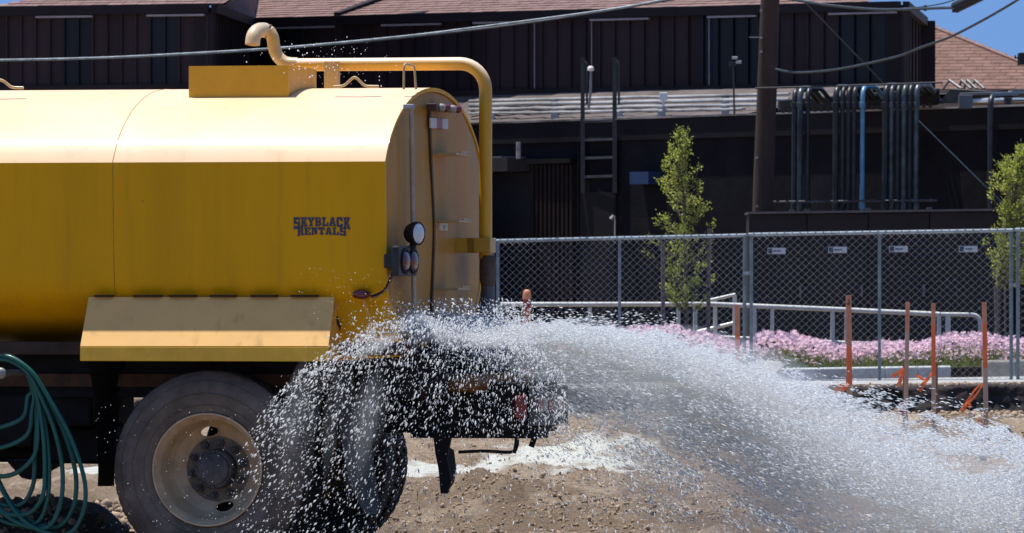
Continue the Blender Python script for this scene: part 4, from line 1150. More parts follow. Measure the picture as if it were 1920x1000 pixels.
stake(1750, 1751, 569, 779, 68, 'slim orange tipped stake with forked orange ribbon, second from the right edge', [(569, 600, fadeor, 'faded_top'), (600, 676, orange, 'painted_band'), (676, 779, raw, 'shaft')], 3.9,
      second=(1755.5, 682), ribbon=[[(1747, 698, 5), (1741, 708), (1732, 712), (1722, 706), (1717, 704)], [(1747, 699, 7), (1740, 711), (1730, 722), (1724, 733)], [(1738, 712, 8), (1730, 724), (1723, 734)]])
stake(1845.5, 1850, 567, 812, 65, 'wooden stake with bright orange tip and long ribbon, nearest the right edge', [(567, 600, fadeor, 'faded_top'), (600, 670, orange, 'painted_band'), (670, 812, raw, 'shaft')], 4.4,
      ribbon=[[(1842, 719, 5), (1830, 729), (1820, 743), (1812, 756), (1806, 769)], [(1843, 720, 5), (1834, 735), (1824, 748), (1812, 758)], [(1812, 756, 9), (1808, 764), (1802, 772)], [(1812, 756, 7), (1818, 760), (1816, 765)]])
def bristles(px_, r0, r1, D, lab, sp_=5):
    gz = gz1((px_ - 960) / F * D, D); e0 = W(px_, r1, D); e0.z = max(e0.z, gz)
    mb = MB(); hgt = (r1 - r0) * D / F
    for k in range(16):
        a = random.uniform(-1, 1); b_ = random.uniform(-.3, .3)
        mb.tube([e0 + Vector((a * .008, b_ * .02, -.02)), e0 + Vector((a * sp_ / F * D, b_ * .04, hgt * random.uniform(.75, 1)))], .0022, 4)
    tag(mb.build('survey_whisker', magm), lab, 'marker whisker', 'magenta survey whiskers')
bristles(1691, 754, 776, 68, 'bright magenta bristle tuft at the foot of the slim ribboned stake', 7)
bristles(1754, 762, 780, 68.2, 'faint magenta bristles beside the forked ribbon stake', 4)
bristles(1841, 786, 811, 65, 'magenta bristle tuft leaning left at the foot of the rightmost stake', 8)

# ------------------------------------------------------------------ trees
leafm = mat('leaf_green', (.30, .37, .045), .4, var=.2, vscale=1.5, island=.5, transl=.6, color2=(.46, .48, .12))
barkm = mat('young_bark', (.13, .10, .075), .85, var=.2, vscale=10)
stm = mat('tree_stake_wood', (.17, .13, .125), .85, var=.2, vscale=8, streak=True)
leaf_v = np.array([(0, 0, 0), (.35, .17, .05), (1, 0, -.04), (.35, -.17, .05), (.45, 0, -.03)])
leaf_f = np.array([(0, 3, 4), (3, 2, 4), (2, 1, 4), (1, 0, 4)])
def tree(name, lab, xs_, rows_, halfw, trunk, D, nb, seed, crow_top, crow_bot, lps=10, drop=()):
    r_ = np.random.default_rng(seed)
    e = empty(name, lab, 'tree', W(trunk[0][0], trunk[0][1], D)); e.location.z = .42
    tp = crom([W(a, b_, D) for a, b_ in trunk], 8)
    tp[0].z = .42
    mb = MB(); mb.tube(tp, list(np.linspace(.032, .008, len(tp))), 8); sub(e, mb, 'trunk', barkm, smooth=60)
    mbb = MB(); lp = []; ld_ = []
    for k in range(nb):
        row0 = crow_top + (crow_bot - crow_top) * (k + r_.random()) / nb
        # where the trunk is at a lower row
        row_t = min(row0 + 25 + 35 * r_.random(), crow_bot + 12)
        zt = HC - (row_t - HY) / F * D
        j = min(range(len(tp)), key=lambda i: abs(tp[i].z - zt))
        az = r_.uniform(0, 6.283); cx = np.interp(row0, rows_, xs_); hw = np.interp(row0, rows_, halfw) / F * D * r_.uniform(.15, 1.55) ** .75 * 1.0
        c0 = W(cx, row0, D)
        end = Vector((c0.x + hw * math.cos(az), D + hw * math.sin(az), c0.z))
        mid = tp[j].lerp(end, .55) + Vector((0, 0, -.04))
        bp2 = crom([tp[j], mid, end], 6); mbb.tube(bp2, list(np.linspace(.007, .002, len(bp2))), 4)
        for i in sorted(set([len(bp2) - 1, len(bp2) - 3, int(r_.integers(5, len(bp2))), int(r_.integers(3, len(bp2)))])):
            t_ = (bp2[i] - bp2[i - 1]).normalized()
            for q2 in range(int(lps * r_.uniform(.5, 1.4))):
                lp.append(bp2[i] + Vector(r_.normal(0, .026, 3))); ld_.append(t_ * .5 + Vector(r_.normal(0, .55, 3)) + Vector((0, 0, .15)))
    sub(e, mbb, 'twigs', barkm, fix=False)
    lp = np.array([tuple(v) for v in lp]); dd = np.array([tuple(v) for v in ld_]); n_ = len(lp)
    dd /= np.linalg.norm(dd, axis=1)[:, None]
    s1 = np.cross(dd, r_.normal(size=(n_, 3)) + np.array([0, 0, 1.5])); s1 /= np.linalg.norm(s1, axis=1)[:, None]
    nn = np.cross(s1, dd)
    sz = r_.uniform(.022, .058, n_)
    R_ = np.stack([dd, s1 * 1.15, nn], -1) * sz[:, None, None]
    o = bake('crown', leaf_v, leaf_f, lp - np.array(e.location)[None], R_, leafm); o.parent = e
    return e
tree('young_tree', 'slender young tree with pale green leaves, tied between two stakes behind the fence',
     [1277, 1275, 1270, 1268, 1275, 1282, 1278, 1275, 1283, 1290, 1292], [238, 262, 300, 340, 380, 420, 450, 490, 520, 550, 572],
     [6, 16, 33, 35, 42, 46, 52, 44, 46, 36, 22], [(1288, 690), (1288, 600), (1285, 500), (1283, 400), (1278, 300), (1274, 240)], 97.2, 135, 5, 240, 572, lps=11)
tree('young_tree', 'bushy young tree with bright leaves cut off by the right edge of the picture',
     [1925, 1917, 1914, 1916, 1919, 1910, 1903, 1900, 1905], [270, 300, 340, 380, 420, 450, 480, 510, 530],
     [12, 32, 50, 50, 38, 50, 52, 38, 20], [(1871, 690), (1872, 560), (1880, 480), (1900, 380), (1914, 275)], 96.6, 200, 9, 272, 528, lps=13)
grp = 'wooden stakes holding the young trees'
for (x0, x1, rt, D, lab) in ((1243, 1243.5, 452, 96.9, 'weathered tree stake on the left of the slender tree'), (1330, 1327, 428, 97.0, 'weathered tree stake on the right of the slender tree'), (1867, 1871, 537, 96.0, 'brown tree stake under the tree at the right edge'), (1884, 1886, 540, 97.2, 'thin pale tree stake just right of the brown one under the right tree')):
    a, b_ = W(x0, rt, D), W(x1, 690, D); mb = MB(); mb.tube([b_, a], .026 if rt != 540 else .014, 10)
    tag(mb.build('tree_stake', stm, smooth=50), lab, 'tree stake', grp)
for (r_, lab) in ((459, 'upper black rubber tie between slender tree and its right stake'), (541, 'lower black rubber tie between slender tree and its right stake')):
    mb = MB(); mb.tube(crom([W(1290, r_ + 3, 97.1), W(1310, r_ - 1, 97.05), W(1329, r_, 96.95), W(1326, r_ + 3, 96.93), W(1300, r_ + 5, 97.1)], 6), .008, 5)
    tag(mb.build('tree_tie', MATS['black_rubber_mat']), lab, 'tie', 'tree ties')

# ================================================================== THE WATER TRUCK
truck = empty('water_truck', 'yellow water tank truck seen from its rear corner, spraying water', 'truck', (TX0, TY0, 0), -TH)
def tp_(mb, nm, m_, parent=None, **k): return mb.build(nm, m_, parent=parent or truck, **k)
WC, WS, HWD = 2.155, 1.56, 1.13
EA, EB, E_s = 1.1846, .597, .30
def tank_prof(inset=0.0, n=28):
    P_ = []
    zc = WC - EB * E_s
    t0_ = math.asin(E_s)
    for i in range(n + 1):
        t_ = t0_ + (math.pi - 2 * t0_) * i / n
        P_.append((HWD - EA * math.cos(t_), zc + EB * math.sin(t_)))
    for i in range(1, 5): P_.append((2 * HWD - .03 * i / 4, WC - (WC - WS) * i / 4))
    m_ = 16
    for i in range(1, 2 * m_):
        t_ = math.pi * i / (2 * m_)
        P_.append((HWD + 1.10 * math.cos(t_), WS - .40 * math.sin(t_) ** .9))
    for i in range(4, 0, -1): P_.append((.03 * i / 4, WC - (WC - WS) * i / 4))
    if inset:
        c = (HWD, 1.85); Q = []
        for (v_, z_) in P_:
            l_ = math.hypot(v_ - c[0], z_ - c[1]); Q.append((v_ - (v_ - c[0]) / l_ * inset, z_ - (z_ - c[1]) / l_ * inset))
        return Q
    return P_
XF = -5.6
prof = tank_prof()
mb = MB(); k = len(prof); secs = [XF, -4.4, -3.2, -2.0, -1.0, -.03, 0.0]
for x_ in secs: mb.v += [(x_, p[0], p[1]) for p in prof]
for i in range(len(secs) - 1):
    for j in range(k): mb.f.append((i * k + j, (i + 1) * k + j, (i + 1) * k + (j + 1) % k, i * k + (j + 1) % k))
mb.f.append(tuple(range(k)))
# flange inner lip
pin = tank_prof(.022)
o_ = len(mb.v); mb.v += [(0.0, p[0], p[1]) for p in pin]; mb.v += [(-.012, p[0], p[1]) for p in pin]
b0 = (len(secs) - 1) * k
for j in range(k):
    mb.f.append((b0 + j, o_ + j, o_ + (j + 1) % k, b0 + (j + 1) % k)); mb.f.append((o_ + j, o_ + k + j, o_ + k + (j + 1) % k, o_ + (j + 1) % k))
tank = tp_(mb, 'tank', M['paint'], smooth=25)
# weld seam
sx = TS(211, 303, 0)[0]
for (xx_, rr) in ((sx, .0022), (sx - 2.4, .0022)):
    mb = MB(); mb.tube([(xx_ + .001 * math.sin(i * 1.7), p[0], p[1]) for i, p in enumerate(prof)], rr, 5, closed=True)
    tp_(mb, 'weld_seam', mat('weld_line', (.50, .25, .02), .6, var=.3, vscale=20), parent=tank, smooth=60)
# end plate, slightly domed
mb = MB(); rings = [(.024, -.010), (.07, .002), (.30, .006), (.60, .009)]
for (ins, xo) in rings: mb.v += [(xo, p[0], p[1]) for p in tank_prof(ins)]
mb.v.append((.010, HWD, 1.85)); 
for i in range(len(rings) - 1):
    for j in range(k): mb.f.append((i * k + j, (i + 1) * k + j, (i + 1) * k + (j + 1) % k, i * k + (j + 1) % k))
for j in range(k): mb.f.append(((len(rings) - 1) * k + j, len(mb.v) - 1, (len(rings) - 1) * k + (j + 1) % k))
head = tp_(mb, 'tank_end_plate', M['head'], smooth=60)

# ladder plate with dark edge, steps
def rear(pts_, x_): return [TR(a, b_, x_) for a, b_ in pts_]
cl_ = [TR(a, b_, .02) for (a, b_) in ((806, 196), (807, 240), (809, 300), (812.5, 370), (814.5, 430), (813, 500), (811, 560), (810, 640))]
mb = MB()
P_ = crom(cl_, 5)
for i in range(len(P_) - 1):
    a, b_ = P_[i], P_[i + 1]
    mb.add([(0.005, a.y, a.z), (.020, a.y, a.z), (.020, a.y + .03, a.z), (0.005, a.y + .03, a.z), (0.005, b_.y, b_.z), (.020, b_.y, b_.z), (.020, b_.y + .03, b_.z), (0.005, b_.y + .03, b_.z)],
           [(0, 1, 5, 4), (1, 2, 6, 5), (2, 3, 7, 6), (3, 0, 4, 7)])
tp_(mb, 'ladder_stringer', mat('stringer_brown', (.07, .035, .012), .5, var=.2, vscale=10), smooth=30)
mb = MB(); vs = []
for p in P_[::3]:
    pass
pl = [(p.y + .022, p.z) for p in P_[::4]]
rb_ = lambda z_: min(1.85, HWD + EA * math.sqrt(max(0, 1 - ((z_ - WC + EB * E_s) / EB) ** 2)) - .12) if z_ > WC else 1.85
mb.v = [(.009, a + .01, z_) for a, z_ in pl] + [(.009, rb_(z_), z_) for a, z_ in pl]; n_ = len(pl)
mb.v += [(.018, a + .01, z_) for a, z_ in pl] + [(.012, rb_(z_), z_) for a, z_ in pl]
for i in range(n_ - 1): mb.f.append((2 * n_ + i, 3 * n_ + i, 3 * n_ + i + 1, 2 * n_ + i + 1)); mb.f.append((i, 2 * n_ + i, 2 * n_ + i + 1, i + 1))
tp_(mb, 'end_plate_overlay', M['head'], fix=False)
for (r_, xa, xb) in ((288, 812, 883), (414, 818, 886), (541, 816, 882)):
    v0 = TR(xa, r_, .02)[1]; v1 = TR(xb, r_, .15)[1]; z_ = TR(xa, r_, .02)[2]
    mb = MB(); mb.box(.012, .15, v0, v1, z_ - .010, z_ + .004); mb.box(.142, .15, v0 + .1, v1, z_ + .004, z_ + .014)
    tp_(mb, 'step', mat('step_tan', (.50, .33, .15), .5, var=.15, vscale=12, coat=.2), bevel=.003)
# conduit tube on the left of the end plate
a = TR(771, 200, .05); b_ = TR(777, 640, .05)
mb = MB(); mb.tube([a, b_], .013, 10); tp_(mb, 'wiring_tube', mat('pale_tube', (.42, .36, .30), .4, .2, var=.15, vscale=8), smooth=60)
mb = MB(); mb.box(.01, .066, a[1] - .022, a[1] + .016, a[2] - .014, a[2] + .012); tp_(mb, 'tube_clip', M['steel'], bevel=.004)
# marker light bar
a = TR(806, 197, .05); b_ = TR(853, 203, .05)
mb = MB(); mb.hexa([(.03, a[1], a[2] - .032), (.085, a[1], a[2] - .032), (.085, b_[1], b_[2] - .025), (.03, b_[1], b_[2] - .025), (.03, a[1], a[2] + .008), (.085, a[1], a[2] + .008), (.085, b_[1], b_[2] + .012), (.03, b_[1], b_[2] + .012)])
bar = tp_(mb, 'marker_light_bar', mat('rusty_bar', (.10, .035, .022), .5, var=.3, vscale=20), bevel=.004)
dl_ = mat('dusty_marker_lens', (.34, .31, .28), .35, var=.15, coat=.3)
for i, m_ in enumerate((dl_, M['redlens'], dl_, M['redlens'])):
    t_ = .16 + i * .22; vv = a[1] + (b_[1] - a[1]) * t_; zz = a[2] + (b_[2] - a[2]) * t_ - .011
    mb = MB(); mb.lathe([(.022, 0), (.02, .018), (.012, .026), (0, .028)], (.086, vv, zz), 'x', 14)
    o = tp_(mb, 'marker_light', m_, parent=bar, smooth=60)
# tape + sticker
for i, m_ in enumerate((M['white'], M['pink'], M['white'])):
    x0, x1 = 808.5 + i * 10.6, 819 + i * 10.6
    v0, v1 = TR(x0, 230, .03)[1], TR(x1, 230, .03)[1]; z0, z1 = TR(x0, 240 + i * .9, .03)[2], TR(x0, 221 + i * .9, .03)[2]
    mb = MB(); mb.box(.020, .030, v0, v1, z0, z1); tp_(mb, 'reflective_tape', m_)
v0, v1 = TR(826, 425, .03)[1], TR(839.5, 425, .03)[1]; z0, z1 = TR(826, 432, .03)[2], TR(826, 418.5, .03)[2]
mb = MB(); mb.box(.018, .030, v0, v1, z0, z1); stk = tp_(mb, 'sticker', M['white'])
mb = MB()
for (a0, a1, b0_, b1) in ((.2, .8, .55, .7), (.3, .7, .3, .42), (.42, .58, .12, .25)):
    mb.box(.0303, .0313, v0 + (v1 - v0) * a0, v0 + (v1 - v0) * a1, z0 + (z1 - z0) * b0_, z0 + (z1 - z0) * b1)
tp_(mb, 'sticker_print', mat('sticker_grey', (.22, .30, .36), .5), parent=stk)
# work lamp (faces rear, tilted toward the viewer)
lc = Vector(TR(776, 438, .11))
ddir = Vector((1, -.28, .02)).normalized()
def disc_lathe(prof_, c, d_, n=28):
    up_v = Vector((0, 0, 1)); s_ = d_.cross(up_v).normalized(); u_ = s_.cross(d_)
    mb = MB()
    for (r_, a_) in prof_:
        for j in range(n):
            t_ = 2 * math.pi * j / n; mb.v.append(tuple(c + d_ * a_ + (s_ * math.cos(t_) + u_ * math.sin(t_)) * r_))
    for i in range(len(prof_) - 1):
        for j in range(n): mb.f.append((i * n + j, i * n + (j + 1) % n, (i + 1) * n + (j + 1) % n, (i + 1) * n + j))
    return mb
# lens looks like an ellipse 22 px wide and 42 tall
ddir = Vector((math.sin(math.radians(48)), -math.cos(math.radians(48)), 0)) ; ddir = Vector((.93, -.37, 0))
lamp = disc_lathe([(0, -.05), (.028, -.048), (.048, -.03), (.060, .0), (.063, .012), (.063, .03), (.054, .034)], lc, ddir)
lamp = tp_(lamp, 'work_lamp', M['black'], smooth=40)
lens = disc_lathe([(.054, .030), (.045, .036), (.025, .041), (0, .043)], lc, ddir); tp_(lens, 'lens', M['whitelens'], parent=lamp, smooth=80)
mb = MB(); mb.tube([lc + Vector((0, .0, -.05)), lc + Vector((-.02, 0, -.10))], .018, 8); tp_(mb, 'bracket', M['black'], parent=lamp, smooth=60)
# tail light panel
v0, v1 = TR(752, 490, .10)[1], TR(786, 490, .10)[1]; z0, z1 = TR(770, 518, .1)[2], TR(770, 462, .1)[2]
mb = MB(); mb.box(.06, .10, v0 - .05, v1 - .05, z0, z1); mb.box(.0, .06, v0 + .02, v1 - .12, z0 + .04, z1 - .04); tl = tp_(mb, 'tail_light_panel', mat('dull_black_steel', (.022, .023, .028), .5, var=.3, vscale=14), bevel=.008)
for f_ in (.33, .78):
    vv = v0 - .05 + (v1 - v0) * f_; mb = MB(); mb.lathe([(1, 0)], (0, 0, 0), 'x', 4); mb = MB()
    n_ = 24; rr = [(1.0, 0), (.85, .014), (.4, .022), (0.0, .024)]
    for (q1, a_) in rr:
        for j in range(n_): t_ = 2 * math.pi * j / n_; mb.v.append((.1005 + a_, vv + .078 * q1 * math.cos(t_), (z0 + z1) / 2 + .055 * q1 * math.sin(t_)))
    for i in range(3):
        for j in range(n_): mb.f.append((i * n_ + j, i * n_ + (j + 1) % n_, (i + 1) * n_ + (j + 1) % n_, (i + 1) * n_ + j))
    tp_(mb, 'tail_light', M['redlens'], parent=tl, smooth=60)
    mb = MB(); mb.tube([(.104, vv + .086 * math.cos(t_), (z0 + z1) / 2 + .062 * math.sin(t_)) for t_ in np.linspace(0, 6.283, 24, endpoint=False)], .008, 6, closed=True)
    tp_(mb, 'tail_light_ring', M['black'], parent=tl, smooth=60)
# oval side marker and its wire, brace
c0 = TS(678, 552, .02); mb = MB()
n_ = 24
for (q1, a_) in ((1.0, .03), (1.0, 0), (.85, -.018), (.4, -.028), (0, -.03)):
    for j in range(n_): t_ = 2 * math.pi * j / n_; mb.v.append((c0[0] + .050 * q1 * math.cos(t_), c0[1] - .01 + a_, c0[2] + .027 * q1 * math.sin(t_)))
for i in range(4):
    for j in range(n_): mb.f.append((i * n_ + j, i * n_ + (j + 1) % n_, (i + 1) * n_ + (j + 1) % n_, (i + 1) * n_ + j))
tp_(mb, 'side_marker_light', M['redlens'], smooth=60)
mb = MB(); mb.tube(crom([TS(696, 556, 0.0), TS(708, 552, -.01), TS(720, 545, -.01), TS(728, 532, 0), TS(735, 515, .03), TS(742, 500, .06)], 6), .007, 7); tp_(mb, 'light_cable', M['black'], smooth=60)
mb = MB(); mb.tube(crom([TS(698, 559, 0.0), TS(712, 553, -.01), TS(726, 541, -.01), TS(734, 525, 0), TS(741, 505, .05)], 6), .006, 7); tp_(mb, 'light_cable', mat('tan_wire', (.3, .17, .05), .5), smooth=60)
mb = MB(); mb.tube([TS(681, 562, .05), TS(698, 612, .05)], .010, 8); tp_(mb, 'brace', M['fender'], smooth=60)
# lower rear skirt of the tank
mb = MB()
mb.prism([TS(628, 560, .09), TS(722, 545, .09), TS(745, 600, .12), TS(760, 668, .16), TS(640, 676, .16)], (0, .025, 0)); tp_(mb, 'rear_skirt', M['paint'])
mb = MB(); mb.prism([TS(631, 594, .085), TS(634, 592, .085), TS(636, 602, .085), TS(639, 612, .085), TS(638, 624, .085), TS(634, 612, .085), TS(631, 606, .085)], (0, -.004, 0)); tp_(mb, 'chipped_patch', mat('chip_dark', (.05, .02, .01), .8))

# lettering
def glyph(ch):
    R_ = lambda x0, y0, x1, y1: [(x0, y0), (x1, y0), (x1, y1), (x0, y1)]
    T_ = .30
    G = {
     'S': [R_(.0, .80, 1, 1), R_(0, .46, .34, .80), R_(.34, .42, 1, .60), R_(.66, .20, 1, .42), R_(0, 0, 1, .20), R_(0, .20, .2, .32), R_(.8, .66, 1, .80)],
     'K': [R_(0, 0, .46, .16), R_(0, .84, .46, 1), R_(.1, .16, .38, .84), [(.38, .40), (.52, .34), (.98, .86), (.64, .86)], [(.44, .50), (.62, .16), (1.0, .16), (.66, .62)], R_(.56, .84, 1.02, 1), R_(.58, 0, 1.06, .16)],
     'Y': [R_(-.02, .84, .44, 1), R_(.58, .84, 1.04, 1), [(.04, .84), (.36, .84), (.64, .42), (.36, .42)], [(.66, .84), (.96, .84), (.66, .42), (.5, .56)], R_(.36, .16, .64, .42), R_(.22, 0, .78, .16)],
     'B': [R_(0, 0, .8, .18), R_(0, .82, .8, 1), R_(.08, .18, .38, .82), R_(.38, .42, .84, .58), R_(.66, .58, .94, .90), R_(.68, .10, 1, .42)],
     'L': [R_(0, .84, .56, 1), R_(.1, .16, .42, .84), R_(0, 0, 1, .16), R_(.78, .16, 1, .42)],
     'A': [R_(-.04, 0, .40, .16), R_(.60, 0, 1.04, .16), [(.06, .16), (.34, .16), (.54, 1), (.30, 1)], [(.66, .16), (.94, .16), (.72, 1), (.50, 1)], R_(.28, .28, .72, .44)],
     'C': [R_(.0, .14, .34, .86), R_(.08, 0, .92, .14), R_(.08, .86, .92, 1), R_(.34, .78, .92, .86), R_(.34, .14, .92, .22), R_(.68, .6, 1, .86), R_(.7, .14, 1, .36)],
     'R': [R_(0, 0, .48, .16), R_(0, .84, .84, 1), R_(.1, .16, .4, .84), R_(.4, .46, .86, .62), R_(.68, .60, .96, .90), [(.48, .46), (.66, .16), (1.0, .16), (.80, .48)], R_(.64, 0, 1.06, .16)],
     'E': [R_(0, 0, 1, .17), R_(0, .83, 1, 1), R_(.1, .17, .42, .83), R_(.42, .42, .74, .58), R_(.8, .17, 1, .34), R_(.8, .66, 1, .83)],
     'N': [R_(-.02, 0, .42, .15), R_(.08, .15, .32, 1), R_(0, .85, .2, 1), [(.30, 1), (.48, 1), (.82, 0), (.62, 0)], R_(.68, .1, .92, .9), R_(.58, .85, 1.02, 1)],
     'T': [R_(0, .82, 1, 1), R_(0, .62, .2, .82), R_(.8, .62, 1, .82), R_(.34, .16, .66, .82), R_(.2, 0, .8, .16)]}
    return G[ch]
sidev = lambda z_: (.03 * (WC - z_) / (WC - WS)) - .0035
tdep = [0]
def word(txt, x0, x1, base_fn, top_fn):
    n_ = len(txt); cw = (x1 - x0) / n_
    for i, ch in enumerate(txt):
        mb = MB()
        for poly in glyph(ch):
            tdep[0] += 1
            pts_ = []
            for (gx, gy) in poly:
                pxx = x0 + cw * (i + .07 + gx * .86); t_ = (pxx - x0) / (x1 - x0); py_ = base_fn(t_) + (top_fn(t_) - base_fn(t_)) * gy
                q2 = TS(pxx, py_, 0); pts_.append((q2[0], sidev(q2[2]) - .0003 * (tdep[0] % 7), q2[2]))
            mb.prism(pts_, (0, .003, 0))
        tp_(mb, 'letter', M['ink'])
word('SKYBLACK', 548.5, 655.5, lambda t_: 424.2 + 7 * (abs(t_ - .5) * 2) ** 3 - 2 * 0, lambda t_: 407.8)
word('RENTALS', 555, 648, lambda t_: 440.2 + 3 * (abs(t_ - .5) * 2) ** 3, lambda t_: 426.3 + 1.0 * (abs(t_ - .5) * 2))

# fender
VO = -.14
fa0, fb0 = TS(166, 557, .02), TS(627, 557, .02)
s0, s1 = TS(150, 650, VO), TS(616, 650, VO)
l0, l1 = TS(150, 677, VO), TS(615, 677, VO)
mb = MB(); th = .008
mb.hexa([s0, s1, (s1[0], s1[1] + .02, s1[2] - th), (s0[0], s0[1] + .02, s0[2] - th), fa0, fb0, (fb0[0], fb0[1] + .02, fb0[2] - th), (fa0[0], fa0[1] + .02, fa0[2] - th)])
fen = tp_(mb, 'fender', M['fender'], bevel=.003)
mb = MB(); mb.box(s0[0], s1[0] - .002, VO, VO + .008, l0[2], s0[2] - .001); tp_(mb, 'fender_lip', mat('fender_lip_paint', (.88, .50, .03), .4, var=.1, vscale=6, coat=.2, speck=.3), parent=fen, bevel=.003)
mb = MB(); mb.prism([(s1[0] - .006, s1[1] + .004, s1[2] - .004), (fb0[0] - .006, fb0[1] + .1, fb0[2] - .006), (fb0[0] - .006, .3, l1[2]), (s1[0] - .006, VO + .01, l1[2])], (-.008, 0, 0)); tp_(mb, 'fender_end', M['fender'], parent=fen)
mb = MB(); mb.prism([(s0[0] + .006, s0[1] + .004, s0[2] - .004), (fa0[0] + .006, fa0[1] + .1, fa0[2] - .006), (fa0[0] + .006, .3, l0[2]), (s0[0] + .006, VO + .01, l0[2])], (.008, 0, 0)); tp_(mb, 'fender_end', M['fender'], parent=fen)
mb = MB(); mb.box(s0[0] + .02, s1[0] - .02, VO + .01, .6, l0[2] - .01, l0[2] + .01)
for i, (a, b_) in enumerate(((178, 212), (250, 303), (318, 368), (394, 442), (470, 520), (546, 596))):
    p, q2 = TS(a, 555.5, .015), TS(b_, 555.5, .015); mb = MB(); mb.box(p[0], q2[0], .0, .04, p[2] - .004, p[2] + .006); tp_(mb, 'fender_slot', mat('slot_dark', (.03, .018, .01), .8), parent=fen)

# chassis
mb = MB(); mb.box(XF, .25, .30, .40, .90, 1.14); mb.box(XF, .25, 1.86, 1.96, .90, 1.14)
for x_ in (-5, -3.6, -2.3, -1.2, -.2): mb.box(x_, x_ + .1, .40, 1.86, .92, 1.10)
tp_(mb, 'chassis_frame', M['blackmetal'], bevel=.006)
mb = MB(); a = TS(-300, 707, .28); b_ = TS(640, 716, .28); mb.box(a[0], b_[0], .27, .298, b_[2] - .03, a[2] + .02); tp_(mb, 'frame_flange', M['brownrail'])
mb = MB(); mb.box(XF, .1, .14, .40, 1.13, 1.20); mb.box(XF, .1, 1.86, 2.1, 1.13, 1.20); tp_(mb, 'tank_cradle', mat('cradle_brown', (.05, .026, .012), .7, var=.3, vscale=4), bevel=.006)
# side equipment under the tank, left of the wheel
for (a, b_, r0, r1, v0_, v1_) in ((-260, 60, 690, 838, .30, .9), (20, 172, 712, 800, .35, 1.2), (60, 190, 800, 868, .5, 1.1)):
    p, q2 = TS(a, r1, v0_), TS(b_, r0, v0_); mb = MB(); mb.box(p[0], q2[0], v0_, v1_, p[2], q2[2]); tp_(mb, 'equipment_box', M['blackmetal'], bevel=.02)
p = TS(48, 880, .6); mb = MB(); mb.prism([TS(10, 862, .6), TS(100, 868, .6), TS(70, 884, .6), TS(56, 900, .6), TS(40, 896, .6)], (0, .3, 0)); tp_(mb, 'drain_bracket', M['blackmetal'])
mb = MB(); mb.tube([(-5, 1.13, .62), (-.95, 1.13, .56)], .05, 10); tp_(mb, 'drive_shaft', M['blackmetal'], smooth=60)

